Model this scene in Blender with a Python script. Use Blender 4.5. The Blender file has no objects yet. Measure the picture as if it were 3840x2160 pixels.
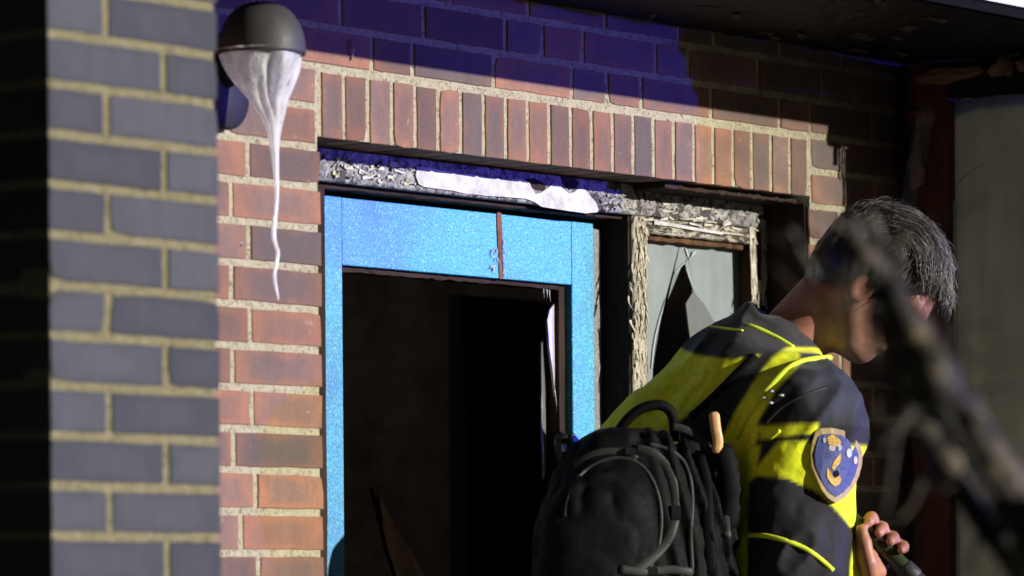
import bpy, bmesh, math, random, zlib
import numpy as np
from mathutils import Vector, Matrix
from mathutils import noise as mnoise
from mathutils.bvhtree import BVHTree

random.seed(11)
rng = np.random.default_rng(5)
scene = bpy.context.scene
COL = scene.collection

# ------------------------------------------------------------------ camera
FPX, CX, CY, ROLL = 18000.0, 1920.0, 2290.0, 0.008     # focal length and horizon, in pixels of a 3840 px wide picture
TH = math.radians(54.0)
CAM = Vector((-5.83, -4.60, 1.45))
FW = Vector((math.sin(TH), math.cos(TH), 0))
RT0 = Vector((math.cos(TH), -math.sin(TH), 0))
UPZ = Vector((0, 0, 1))
RT = RT0 * math.cos(ROLL) - UPZ * math.sin(ROLL)
UP = RT0 * math.sin(ROLL) + UPZ * math.cos(ROLL)
cam_d = bpy.data.cameras.new('camera')
cam = bpy.data.objects.new('camera', cam_d)
COL.objects.link(cam)
cam.matrix_world = Matrix((
    (RT.x, UP.x, -FW.x, CAM.x), (RT.y, UP.y, -FW.y, CAM.y), (RT.z, UP.z, -FW.z, CAM.z), (0, 0, 0, 1)))
cam_d.sensor_width = 36.0
cam_d.lens = 36.0 * FPX / 3840.0
cam_d.shift_y = (CY - 1080.0) / 3840.0
cam_d.clip_start, cam_d.clip_end = 0.1, 500.0
cam_d.dof.use_dof = True
cam_d.dof.focus_distance = 7.95
cam_d.dof.aperture_fstop = 4.6
scene.camera = cam

# ------------------------------------------------------------------ light: a night scene under a floodlight and a blue beacon
SUN = Vector((-0.305, 1.0, -0.245)).normalized()          # direction the flood's light travels
world = bpy.data.worlds.new('World')
scene.world = world
world.use_nodes = True
wn, wl = world.node_tree.nodes, world.node_tree.links
bg = wn['Background']
sky = wn.new('ShaderNodeTexSky')
sky.sky_type = 'NISHITA'
sky.sun_disc = False
sky.sun_elevation = math.asin(-SUN.z)
sky.sun_rotation = math.atan2(-SUN.x, -SUN.y)
wl.new(sky.outputs['Color'], bg.inputs['Color'])
bg.inputs['Strength'].default_value = 0.006

sun_d = bpy.data.lights.new('flood', 'SUN')
sun_d.energy = 5.0
sun_d.angle = math.radians(0.6)
sun_d.color = (1.0, 0.95, 0.86)
sun = bpy.data.objects.new('flood', sun_d)
sun.rotation_euler = SUN.to_track_quat('-Z', 'Y').to_euler()
sun.location = (3, -6, 5)
COL.objects.link(sun)

bl_d = bpy.data.lights.new('blue_beacon', 'SPOT')
bl_d.energy = 2700.0
bl_d.color = (0.06, 0.045, 1.0)
bl_d.shadow_soft_size = 0.06
bl_d.spot_size = math.radians(40)
bl_d.spot_blend = 0.3
bl = bpy.data.objects.new('blue_beacon', bl_d)
bl.location = Vector((0.6, 0, 2.3)) + 11.0 * Vector((0.79, -0.613, 0.012))
bl.rotation_euler = (Vector((0.5, 0, 2.2)) - bl.location).to_track_quat('-Z', 'Y').to_euler()
COL.objects.link(bl)

scene.view_settings.view_transform = 'Standard'
scene.view_settings.look = 'None'
scene.view_settings.gamma = 1.0
scene.view_settings.exposure = 0.5
scene.view_settings.use_curve_mapping = False

# ------------------------------------------------------------------ helpers: measuring
def ray(u, v):
    return FW + RT * ((u - CX) / FPX) + UP * ((CY - v) / FPX)
def at(u, v, Y):                      # photo pixel (3840 wide) -> point on the plane y = Y
    d = ray(u, v)
    return CAM + d * ((Y - CAM.y) / d.y)
def atx(u, v, X):
    d = ray(u, v)
    return CAM + d * ((X - CAM.x) / d.x)
K = 3840.0 / 2576.0
def pv(u, v, t):                      # pixel of the 2576 wide view at depth t
    return CAM + ray(u * K, v * K) * t

# ------------------------------------------------------------------ helpers: objects
def link(name, me, mat=None, parent=None, loc=None):
    o = bpy.data.objects.new(name, me)
    COL.objects.link(o)
    if mat is not None:
        mats = mat if isinstance(mat, (list, tuple)) else [mat]
        if me is not None and len(me.materials) == 0:
            for m in mats:
                me.materials.append(m)
    if parent is not None:
        o.parent = parent
    if loc is not None:
        o.location = loc
    return o
def tag(o, label=None, cat=None, group=None, kind=None):
    if label: o['label'] = label
    if cat: o['category'] = cat
    if group: o['group'] = group
    if kind: o['kind'] = kind
    return o
def empty(name, loc, label, cat, group=None):
    o = bpy.data.objects.new(name, None)
    o.empty_display_size = 0.1
    COL.objects.link(o)
    o.location = loc
    return tag(o, label, cat, group)
def root_loc(p):
    return Vector(p.location) if p is not None else Vector((0, 0, 0))
def abs_loc(o):
    v = Vector((0, 0, 0))
    while o is not None:
        v += Vector(o.location)
        o = o.parent
    return v
def mesh_obj(name, verts, faces, mat, parent=None, smooth=False):
    """verts in world coordinates; stored relative to the parent"""
    off = abs_loc(parent)
    me = bpy.data.meshes.new(name)
    me.from_pydata([tuple(Vector(v) - off) for v in verts], [], faces)
    if smooth:
        me.polygons.foreach_set('use_smooth', [True] * len(me.polygons))
    me.update()
    return link(name, me, mat, parent)
def bm_obj(name, bm, mat, parent=None, smooth=False):
    off = abs_loc(parent)
    bmesh.ops.recalc_face_normals(bm, faces=bm.faces)
    bmesh.ops.translate(bm, verts=bm.verts, vec=-off)
    me = bpy.data.meshes.new(name)
    bm.to_mesh(me); bm.free()
    if smooth:
        me.polygons.foreach_set('use_smooth', [True] * len(me.polygons))
    return link(name, me, mat, parent)
def box(name, x0, x1, y0, y1, z0, z1, mat, parent=None, bevel=0.002, cuts=0, jit=0.0):
    bm = bmesh.new()
    bmesh.ops.create_cube(bm, size=1.0)
    for v in bm.verts:
        v.co = Vector((x0 + (v.co.x + .5) * (x1 - x0), y0 + (v.co.y + .5) * (y1 - y0), z0 + (v.co.z + .5) * (z1 - z0)))
    if cuts:
        L = max(x1 - x0, y1 - y0, z1 - z0)
        es = [e for e in bm.edges if e.calc_length() > L * 0.6]
        bmesh.ops.subdivide_edges(bm, edges=es, cuts=cuts, use_grid_fill=True)
    if jit:
        for v in bm.verts:
            v.co += Vector((random.uniform(-jit, jit), random.uniform(-jit, jit), random.uniform(-jit, jit)))
    if bevel:
        es = [e for e in bm.edges if len(e.link_faces) == 2 and e.calc_face_angle(0) > 0.8]
        bmesh.ops.bevel(bm, geom=es, offset=bevel, segments=1, affect='EDGES', clamp_overlap=True)
    return bm_obj(name, bm, mat, parent)
def slab(name, outline, thick, mat, parent=None, wob=0.0):
    """flat outline (world points, in order) given real thickness along +y"""
    n = len(outline)
    a = [Vector(p) + Vector((0, random.uniform(-wob, wob), 0)) for p in outline]
    b = [p + Vector((0, thick, 0)) for p in a]
    faces = [tuple(range(n)), tuple(range(2 * n - 1, n - 1, -1))]
    faces += [(i, n + i, n + (i + 1) % n, (i + 1) % n) for i in range(n)]
    bm = bmesh.new()
    vs = [bm.verts.new(p) for p in a + b]
    for f in faces:
        bm.faces.new([vs[i] for i in f])
    bmesh.ops.triangulate(bm, faces=[f for f in bm.faces if len(f.verts) > 4])
    return bm_obj(name, bm, mat, parent)
def smooth_path(pts, sub=6):
    pts = [Vector(p) for p in pts]
    out = []
    n = len(pts)
    for i in range(n - 1):
        p0, p1, p2, p3 = pts[max(i - 1, 0)], pts[i], pts[i + 1], pts[min(i + 2, n - 1)]
        for k in range(sub):
            t = k / sub
            out.append(0.5 * ((2 * p1) + (p2 - p0) * t + (2 * p0 - 5 * p1 + 4 * p2 - p3) * t * t + (3 * p1 - p0 - 3 * p2 + p3) * t ** 3))
    out.append(pts[-1])
    return out
def tube_geo(path, rad, seg=8, flat=None):
    """closed tube along path; rad a number or a list; flat = (axis, factor) squashes the section"""
    path = [Vector(p) for p in path]
    n = len(path)
    if not hasattr(rad, '__len__'):
        rad = [rad] * n
    verts, faces = [], []
    prev = None
    for i, p in enumerate(path):
        tg = (path[min(i + 1, n - 1)] - path[max(i - 1, 0)]).normalized()
        if prev is None:
            ref = Vector((0, 0, 1)) if abs(tg.z) < .9 else Vector((1, 0, 0))
            a = tg.cross(ref).normalized()
        else:
            a = (prev - tg * prev.dot(tg)).normalized()
        prev = a
        b = tg.cross(a)
        for k in range(seg):
            w = 2 * math.pi * k / seg
            o = a * math.cos(w) * rad[i] + b * math.sin(w) * rad[i]
            if flat is not None:
                ax = flat[0]
                o = o - ax * o.dot(ax) * (1 - flat[1])
            verts.append(p + o)
    for i in range(n - 1):
        for k in range(seg):
            k2 = (k + 1) % seg
            faces.append((i * seg + k, i * seg + k2, (i + 1) * seg + k2, (i + 1) * seg + k))
    faces.append(tuple(range(seg - 1, -1, -1)))
    faces.append(tuple(range((n - 1) * seg, n * seg)))
    return verts, faces
def tube(name, path, rad, mat, parent=None, seg=8, flat=None):
    v, f = tube_geo(path, rad, seg, flat)
    return mesh_obj(name, v, f, mat, parent, True)

# ------------------------------------------------------------------ helpers: materials
class Nt:
    def __init__(s, name):
        s.m = bpy.data.materials.new(name)
        s.m.use_nodes = True
        s.n, s.l = s.m.node_tree.nodes, s.m.node_tree.links
        s.b = s.n['Principled BSDF']
        s.tc = s.n.new('ShaderNodeTexCoord')
    def noise(s, scale, detail=4, rough=.6, vec=None, stretch=None, dist=0):
        t = s.n.new('ShaderNodeTexNoise')
        t.inputs['Scale'].default_value = scale
        t.inputs['Detail'].default_value = detail
        t.inputs['Roughness'].default_value = rough
        t.inputs['Distortion'].default_value = dist
        v = vec or s.geo()
        if stretch:
            mp = s.n.new('ShaderNodeMapping')
            mp.inputs['Scale'].default_value = stretch
            s.l.new(v, mp.inputs['Vector'])
            v = mp.outputs['Vector']
        s.l.new(v, t.inputs['Vector'])
        return t.outputs['Fac']
    def voro(s, scale, feature='F1', rnd=1.0):
        t = s.n.new('ShaderNodeTexVoronoi')
        t.feature = feature
        t.inputs['Scale'].default_value = scale
        t.inputs['Randomness'].default_value = rnd
        s.l.new(s.geo(), t.inputs['Vector'])
        return t.outputs['Distance']
    def geo(s):
        if not hasattr(s, '_g'):
            s._g = s.n.new('ShaderNodeNewGeometry').outputs['Position']
        return s._g
    def ramp(s, fac, stops, interp='LINEAR'):
        r = s.n.new('ShaderNodeValToRGB')
        r.color_ramp.interpolation = interp
        els = r.color_ramp.elements
        while len(els) < len(stops):
            els.new(0.5)
        for e, (p, c) in zip(els, stops):
            e.position = p
            e.color = (*c, 1) if hasattr(c, '__len__') else (c, c, c, 1)
        s.l.new(fac, r.inputs['Fac'])
        return r.outputs['Color']
    def mix(s, fac, a, b, mode='MIX'):
        m = s.n.new('ShaderNodeMix')
        m.data_type = 'RGBA'; m.blend_type = mode
        for val, sock in ((fac, m.inputs[0]), (a, m.inputs[6]), (b, m.inputs[7])):
            s.put(val, sock)
        return m.outputs[2]
    def put(s, val, sock):
        if isinstance(val, bpy.types.NodeSocket):
            s.l.new(val, sock)
        elif hasattr(val, '__len__'):
            sock.default_value = (*val, 1)
        else:
            sock.default_value = val
    def math(s, op, a, b=None, clamp=False):
        m = s.n.new('ShaderNodeMath')
        m.operation = op; m.use_clamp = clamp
        s.put(a, m.inputs[0])
        if b is not None: s.put(b, m.inputs[1])
        return m.outputs[0]
    def base(s, c): s.put(c, s.b.inputs['Base Color'])
    def rough(s, r): s.put(r, s.b.inputs['Roughness'])
    def set(s, key, val): s.put(val, s.b.inputs[key])
    def bump(s, h, strength=.5, dist=.002):
        b = s.n.new('ShaderNodeBump')
        b.inputs['Strength'].default_value = strength
        b.inputs['Distance'].default_value = dist
        s.l.new(h, b.inputs['Height'])
        s.l.new(b.outputs['Normal'], s.b.inputs['Normal'])
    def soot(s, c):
        """smoke film in the burnt upper right corner, also painting its shade darker"""
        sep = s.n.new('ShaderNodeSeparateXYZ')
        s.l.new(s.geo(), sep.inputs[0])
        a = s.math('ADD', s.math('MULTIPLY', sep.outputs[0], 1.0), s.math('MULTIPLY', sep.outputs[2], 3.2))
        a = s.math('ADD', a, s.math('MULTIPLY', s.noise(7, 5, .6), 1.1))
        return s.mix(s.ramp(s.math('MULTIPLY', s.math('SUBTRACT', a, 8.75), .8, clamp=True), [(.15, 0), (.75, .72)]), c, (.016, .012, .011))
    def rand(s):
        return s.n.new('ShaderNodeObjectInfo').outputs['Random']

def mat_brick(name, core, edge, dark, spots=True, edge_w=(.45, .98)):
    s = Nt(name)
    sep = s.n.new('ShaderNodeSeparateXYZ')
    s.l.new(s.tc.outputs['Generated'], sep.inputs[0])
    dx = s.math('MULTIPLY', s.math('ABSOLUTE', s.math('SUBTRACT', sep.outputs[0], .5)), 2.0)
    dz = s.math('MULTIPLY', s.math('ABSOLUTE', s.math('SUBTRACT', sep.outputs[2], .5)), 2.0)
    d = s.math('MAXIMUM', dx, dz)
    n1 = s.noise(14, 5)
    d = s.math('ADD', d, s.math('MULTIPLY', s.math('SUBTRACT', n1, .5), 1.5))
    fl = s.ramp(d, [(edge_w[0], 0.0), (edge_w[1], 1.0)])
    r = s.rand()
    c_core = s.mix(r, core, dark)
    r2 = s.math('FRACT', s.math('MULTIPLY', r, 7.31))
    fl2 = s.math('ADD', s.math('MULTIPLY', fl, .8), s.math('MULTIPLY', s.math('SUBTRACT', r2, .5), .9), clamp=True)
    c = s.mix(fl2, c_core, edge)
    r3 = s.math('FRACT', s.math('MULTIPLY', r, 13.7))
    c = s.mix(1.0, c, s.ramp(r3, [(0, .68), (1, 1.25)]), 'MULTIPLY')
    fine = s.noise(260, 6, .75)
    c = s.mix(.55, c, s.ramp(fine, [(.25, .45), (.75, 1.25)]), 'MULTIPLY')
    streak = s.noise(40, 4, .7, stretch=(1, 1, .25))
    c = s.mix(.35, c, s.ramp(streak, [(.3, .55), (.7, 1.2)]), 'MULTIPLY')
    if spots:
        sp = s.ramp(s.noise(55, 6, .62), [(.66, 0), (.72, 1)])
        c = s.mix(s.math('MULTIPLY', sp, .5), c, (.50, .38, .30))
        pit = s.ramp(s.noise(170, 3, .5), [(.27, 1), (.32, 0)])
        c = s.mix(s.math('MULTIPLY', pit, .7), c, (.03, .02, .018))
    if spots:
        gr = s.noise(5.5, 6, .65)
        c = s.mix(s.ramp(gr, [(.50, 0), (.72, .55)]), c, (.060, .045, .038))
        salt = s.ramp(s.noise(19, 6, .7, dist=.8), [(.64, 0), (.72, .45)])
        c = s.mix(salt, c, (.36, .25, .19))
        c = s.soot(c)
    s.base(c); s.rough(.82)
    h = s.math('ADD', s.noise(300, 6, .7), s.math('MULTIPLY', s.noise(45, 4), .5))
    s.bump(h, .35, .0009)
    return s.m
def mat_mortar(name, a, b, dark, soot=False):
    s = Nt(name)
    n = s.noise(70, 6, .7)
    c = s.mix(s.ramp(n, [(.3, 0), (.7, 1)]), a, b)
    v = s.noise(240, 4, .65)
    c = s.mix(s.ramp(v, [(.34, .95), (.45, 0)]), c, dark)
    v2 = s.noise(480, 2, .5)
    c = s.mix(s.ramp(v2, [(.60, 0), (.68, .7)]), c, (.62, .58, .46))
    gap = s.ramp(s.noise(26, 5, .7), [(.30, .85), (.40, 0)])
    c = s.mix(gap, c, [x * .8 for x in dark])
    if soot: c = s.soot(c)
    s.base(c); s.rough(.95)
    s.bump(s.math('ADD', s.noise(420, 5, .7), s.math('MULTIPLY', s.noise(60, 3), 1.5)), 1.0, .004)
    return s.m
def mat_plain(name, col, rough=.7, var=.3, scale=40, metallic=0, bump=.3, bdist=.001, spec=.3):
    s = Nt(name)
    s.set('Specular IOR Level', spec)
    n = s.noise(scale, 6, .65)
    c = s.mix(1.0, col, s.ramp(n, [(.25, 1 - var), (.75, 1 + var)]), 'MULTIPLY')
    s.base(c)
    s.rough(s.ramp(s.noise(scale * .7, 4), [(.2, max(rough - .15, .02)), (.8, min(rough + .15, 1))]))
    s.set('Metallic', metallic)
    if bump: s.bump(s.noise(scale * 3, 5), bump, bdist)
    return s.m
def mat_char(name, a=(.012, .009, .008), b=(.05, .028, .02), scale=30, stretch=(1, 1, 1), rough=.75):
    s = Nt(name)
    n = s.noise(scale, 7, .7, stretch=stretch)
    c = s.mix(s.ramp(n, [(.35, 0), (.72, 1)]), a, b)
    s.base(c); s.rough(rough); s.set('Specular IOR Level', .12)
    s.bump(s.math('ADD', s.noise(scale * 6, 6, .7, stretch=stretch), n), .9, .003)
    return s.m
def mat_peel(name, paint, primer, wood, soot, lo=.42, crk=.385, stretch=(1, 1, 1), scale=28, sootamt=.5):
    s = Nt(name)
    n = s.noise(scale, 6, .62, stretch=stretch, dist=.6)
    n2 = s.noise(scale * 2.3, 6, .68, stretch=stretch, dist=.4)
    c = s.mix(s.ramp(n2, [(.42, 0), (.56, 1)]), primer, paint)
    fine = s.noise(scale * 9, 5, .7)
    c = s.mix(.5, c, s.ramp(fine, [(.3, .6), (.7, 1.15)]), 'MULTIPLY')
    gap = s.ramp(n, [(lo - .02, 1), (lo, 0)])
    c = s.mix(gap, c, wood)
    crack = s.ramp(s.noise(scale * 3.1, 7, .72, stretch=stretch, dist=1.2), [(crk, 1), (crk + .025, 0)])
    c = s.mix(crack, c, soot)
    sm = s.ramp(s.noise(scale * .5, 4, .6), [(.45, 0), (.75, sootamt)])
    c = s.mix(sm, c, soot)
    s.base(c); s.rough(.7)
    h = s.math('SUBTRACT', s.math('MULTIPLY', n2, .6), s.math('ADD', gap, crack))
    s.bump(h, .9, .003)
    return s.m

M = {}
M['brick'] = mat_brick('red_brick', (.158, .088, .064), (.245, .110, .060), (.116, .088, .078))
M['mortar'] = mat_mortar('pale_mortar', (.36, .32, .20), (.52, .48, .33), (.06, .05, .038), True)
M['gbrick'] = mat_brick('grey_brick', (.041, .045, .049), (.031, .036, .038), (.054, .055, .058), spots=False)
M['gmortar'] = mat_mortar('yellow_mortar', (.17, .145, .065), (.26, .23, .10), (.045, .036, .022))

def mat_blue():
    s = Nt('blue_sparkle_paint')
    sep = s.n.new('ShaderNodeSeparateXYZ')
    s.l.new(s.geo(), sep.inputs[0])
    big = s.noise(4.5, 3, .5)
    to_cyan = s.math('ADD', s.math('MULTIPLY', sep.outputs[0], .55), big)          # the blue turns more cyan to the right, in patches
    c = s.mix(s.ramp(to_cyan, [(.42, 0), (.78, 1)]), (.032, .175, .47), (.046, .375, .55))
    sp = s.noise(280, 4, .65)
    c = s.mix(s.ramp(sp, [(.40, .85), (.54, 0)]), c, (.02, .10, .36))
    sp2 = s.noise(380, 3, .6)
    c = s.mix(s.ramp(sp2, [(.58, 0), (.68, .85)]), c, (.30, .66, .72))
    st = s.noise(110, 5, .7, stretch=(.35, 1, 2.0))
    c = s.mix(s.ramp(st, [(.33, .6), (.44, 0)]), c, (.03, .13, .30))
    dirt = s.noise(26, 6, .7)
    c = s.mix(s.ramp(dirt, [(.68, 0), (.76, .7)]), c, (.05, .05, .06))
    scr = s.noise(60, 6, .75, stretch=(.12, 1, 3.5))
    c = s.mix(s.ramp(scr, [(.29, .8), (.35, 0)]), c, (.02, .06, .14))
    grime = s.noise(9, 5, .65)
    c = s.mix(s.ramp(grime, [(.56, 0), (.74, .5)]), c, (.05, .10, .20))
    s.base(c); s.rough(.42)
    s.bump(s.noise(600, 3, .6), .7, .001)
    return s.m
M['blue'] = mat_blue()
M['char'] = mat_char('charred_wood', stretch=(1, 1, .12))
M['charx'] = mat_char('charred_wood_along', stretch=(.12, 1, 1))
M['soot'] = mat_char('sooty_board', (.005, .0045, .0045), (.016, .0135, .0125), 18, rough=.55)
M['room'] = mat_char('burnt_plaster', (.09, .075, .066), (.22, .17, .14), 9, rough=.9)
M['plaster'] = mat_plain('smoked_plaster', (.19, .165, .145), .9, .3, 6)
M['white_peel'] = mat_peel('blistered_white_paint', (.33, .32, .31), (.115, .112, .108), (.03, .026, .022), (.02, .018, .017), lo=.44, crk=.41, scale=30, sootamt=.6)
M['cream_peel'] = mat_peel('flaking_cream_paint', (.38, .345, .265), (.22, .19, .13), (.06, .035, .015), (.03, .022, .015), lo=.42, crk=.42, stretch=(1, 1, .35), scale=34, sootamt=.35)
M['cream_peelx'] = mat_peel('flaking_cream_paint_along', (.38, .35, .28), (.15, .135, .10), (.03, .02, .013), (.02, .017, .013), lo=.46, crk=.43, stretch=(.4, 1, 1.3), scale=36, sootamt=.35)
M['flake'] = mat_plain('cream_paint_flake', (.40, .365, .285), .6, .35, 60)
M['sheet'] = mat_plain('white_paint_sheet', (.46, .45, .44), .6, .45, 30, 0, .9, .005)
M['brownwood'] = mat_char('scorched_brown_wood', (.035, .018, .010), (.16, .08, .035), 30, (1, 1, .1), .7)
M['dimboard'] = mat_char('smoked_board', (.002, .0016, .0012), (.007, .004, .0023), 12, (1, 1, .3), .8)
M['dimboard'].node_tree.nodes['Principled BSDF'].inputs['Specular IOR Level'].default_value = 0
M['rawwood'] = mat_plain('bare_wood', (.17, .055, .025), .7, .5, 90)
M['intumescent'] = None
def mat_grit():
    s = Nt('grey_gritty_strip')
    c = s.mix(s.ramp(s.noise(420, 4, .7), [(.35, 0), (.65, 1)]), (.09, .095, .10), (.26, .265, .27))
    c = s.mix(s.ramp(s.noise(520, 2, .5), [(.64, 0), (.69, 1)]), c, (.8, .8, .82))
    s.base(c); s.rough(.6); s.bump(s.noise(400, 5), 1, .003)
    return s.m
M['grit'] = mat_grit()
def mat_dusty_glass(name, col, gloss=.25, rough=.12, trans=.0, scale=8):
    s = Nt(name)
    n = s.noise(scale, 5, .6)
    c = s.mix(s.ramp(n, [(.3, 0), (.7, 1)]), [x * .78 for x in col], col)
    st = s.noise(30, 4, .6, stretch=(1, 1, .1))
    c = s.mix(.3, c, s.ramp(st, [(.3, .6), (.7, 1.15)]), 'MULTIPLY')
    sp = s.ramp(s.noise(60, 3, .6), [(.72, 0), (.76, .6)])
    c = s.mix(sp, c, (.04, .045, .05))
    s.base(c); s.rough(rough); s.set('Specular IOR Level', gloss)
    if trans:
        out = s.n['Material Output']
        tr = s.n.new('ShaderNodeBsdfTranslucent')
        s.l.new(c, tr.inputs['Color'])
        mx = s.n.new('ShaderNodeMixShader')
        mx.inputs[0].default_value = trans
        s.l.new(s.b.outputs[0], mx.inputs[1]); s.l.new(tr.outputs[0], mx.inputs[2])
        s.l.new(mx.outputs[0], out.inputs['Surface'])
    return s.m
M['dusty'] = mat_dusty_glass('ash_dusted_glass', (.235, .268, .275), .4, .3)
M['glassedge'] = mat_plain('broken_glass_edge', (.36, .39, .40), .2, .1, 80)
M['splinter'] = mat_dusty_glass('pale_green_glass', (.13, .15, .15), .6, .15)
M['shard'] = mat_dusty_glass('sooty_glass_shard', (.46, .44, .50), .6, .15)
M['shardgrey'] = mat_dusty_glass('grey_glass_shard', (.16, .165, .16), .6, .12)
M['screen'] = mat_dusty_glass('sooty_translucent_glass', (.33, .335, .215), .35, .25, .75, 3)
M['foam'] = mat_plain('tan_foam', (.20, .12, .07), .9, .3, 50, 0, .8, .004)
M['redwood'] = mat_char('scorched_red_frame', (.05, .019, .013), (.17, .068, .048), 26, (1, 1, .1), .6)
M['fascia'] = mat_plain('white_fascia_paint', (.80, .78, .76), .6, .12, 25)
M['hood'] = mat_plain('matt_grey_lamp_hood', (.040, .039, .038), .55, .10, 60, 0, .1, .0004)
M['darkmetal'] = mat_plain('dark_lamp_metal', (.012, .011, .014), .6, .2, 50, 0)
def mat_melt():
    s = Nt('melted_clear_plastic')
    n = s.noise(70, 5, .6, stretch=(1, 1, .10), dist=.3)
    c = s.mix(s.ramp(n, [(.40, 0), (.54, 1)]), (.80, .81, .80), (1.0, 1.0, 1.0))
    s.base(c); s.rough(.2); s.set('Specular IOR Level', .7)
    s.bump(s.noise(90, 4, .6, stretch=(1, 1, .2)), .8, .004)
    out = s.n['Material Output']
    tr = s.n.new('ShaderNodeBsdfTranslucent')
    s.l.new(c, tr.inputs['Color'])
    mx = s.n.new('ShaderNodeMixShader')
    mx.inputs[0].default_value = .55
    s.l.new(s.b.outputs[0], mx.inputs[1]); s.l.new(tr.outputs[0], mx.inputs[2])
    cl = s.n.new('ShaderNodeBsdfTransparent')
    cl.inputs['Color'].default_value = (.85, .87, .86, 1)
    m2 = s.n.new('ShaderNodeMixShader')
    s.l.new(s.ramp(s.noise(95, 4, .6, stretch=(1, 1, .13), dist=.4), [(.30, .8), (.40, .0)]), m2.inputs[0])
    s.l.new(mx.outputs[0], m2.inputs[1]); s.l.new(cl.outputs[0], m2.inputs[2])
    s.l.new(m2.outputs[0], out.inputs['Surface'])
    return s.m
M['melt'] = mat_melt()
M['paving'] = mat_plain('concrete_paving', (.07, .068, .066), .85, .3, 12, 0, .5, .003)
M['stone'] = mat_plain('blue_stone_step', (.06, .06, .062), .7, .25, 20)

def mat_attr(name, rough=.7, sheen=0, scale=500, spec=.3, bump=.25, bd=.0006, fold=0.0):
    """cloth or skin whose pattern of dyes is stored on the mesh"""
    s = Nt(name)
    a = s.n.new('ShaderNodeVertexColor'); a.layer_name = 'dye'
    n = s.noise(scale * .12, 5, .6)
    c = s.mix(1.0, a.outputs['Color'], s.ramp(n, [(.25, .80), (.75, 1.18)]), 'MULTIPLY')
    s.base(c); s.rough(rough); s.set('Specular IOR Level', spec)
    if sheen: s.set('Sheen Weight', sheen)
    h = s.noise(scale, 3, .6)
    if fold:
        h = s.math('ADD', s.math('MULTIPLY', h, .15), s.math('MULTIPLY', s.noise(28, 4, .55, dist=.5), fold))
        bd = .004
    s.bump(h, bump, bd)
    return s.m
M['cloth'] = mat_attr('uniform_cloth', .75, .1, 700, .25, .5, .001, 1.0)
M['skin'] = mat_attr('skin', .5, 0, 300, .4, .3, .0008)
M['hair'] = mat_attr('dark_greying_hair', .42, 0, 900, .5, .2)
M['neon'] = mat_plain('neon_yellow_piping', (.66, .80, .04), .7, .15, 260, 0, .6)
M['gold'] = mat_plain('gold_embroidery', (.34, .25, .11), .5, .25, 260, 0, .5)
M['goldb'] = mat_plain('bright_gold_embroidery', (.50, .31, .03), .5, .2, 260, 0, .5)
M['badgeblue'] = mat_plain('badge_blue_cloth', (.045, .06, .20), .6, .2, 260, 0, .3)
M['thread'] = mat_plain('white_embroidery', (.42, .42, .45), .6, .1, 260, 0, .3)
M['pale'] = mat_plain('pale_grey_cuff', (.50, .52, .60), .6, .1, 60)
M['nylon'] = mat_plain('black_nylon', (.0040, .0040, .0045), .6, .4, 160, 0, .7, .0015, .08)
M['greynylon'] = mat_plain('grey_webbing', (.030, .031, .031), .5, .3, 200, 0, .5, .001)
M['tan'] = mat_plain('tan_leather_tag', (.62, .36, .17), .45, .2, 60)
M['rod'] = mat_plain('dark_green_black_rod', (.028, .040, .018), .25, .4, 30, 0, .2)
M['bark'] = None
def mat_bark():
    s = Nt('charred_bark')
    n = s.noise(18, 6, .7)
    c = s.mix(s.ramp(n, [(.48, 0), (.66, 1)]), (.010, .008, .007), (.125, .100, .055))  # pale noise patches painted on as lit spots
    s.base(c); s.rough(.8); s.bump(s.noise(120, 5), 1, .003)
    return s.m
M['bark'] = mat_bark()
M['twig'] = mat_plain('pale_dry_twig', (.11, .105, .085), .7, .3, 40)
M['radio'] = mat_plain('black_plastic', (.015, .015, .017), .35, .1, 50)
M['trim'] = mat_plain('sooty_trim', (.006, .006, .007), .95, .2, 50, 0, .3, .001, .02)
M['lens'] = mat_plain('painted_blue_glint', (.25, .30, .60), .2, .1, 50)  # even blue standing in for a reflection on the clip gadget

# ================================================================== ground and step
g = box('ground', -60, 60, -60, 60, -.5, 0, M['paving'], None, 0)
tag(g, kind='structure')
st = box('doorstep', -.99, 1.70, -.75, .20, .004, .30, M['stone'], None, .006)
tag(st, 'low stone step in front of the burnt door', 'step')

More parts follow.
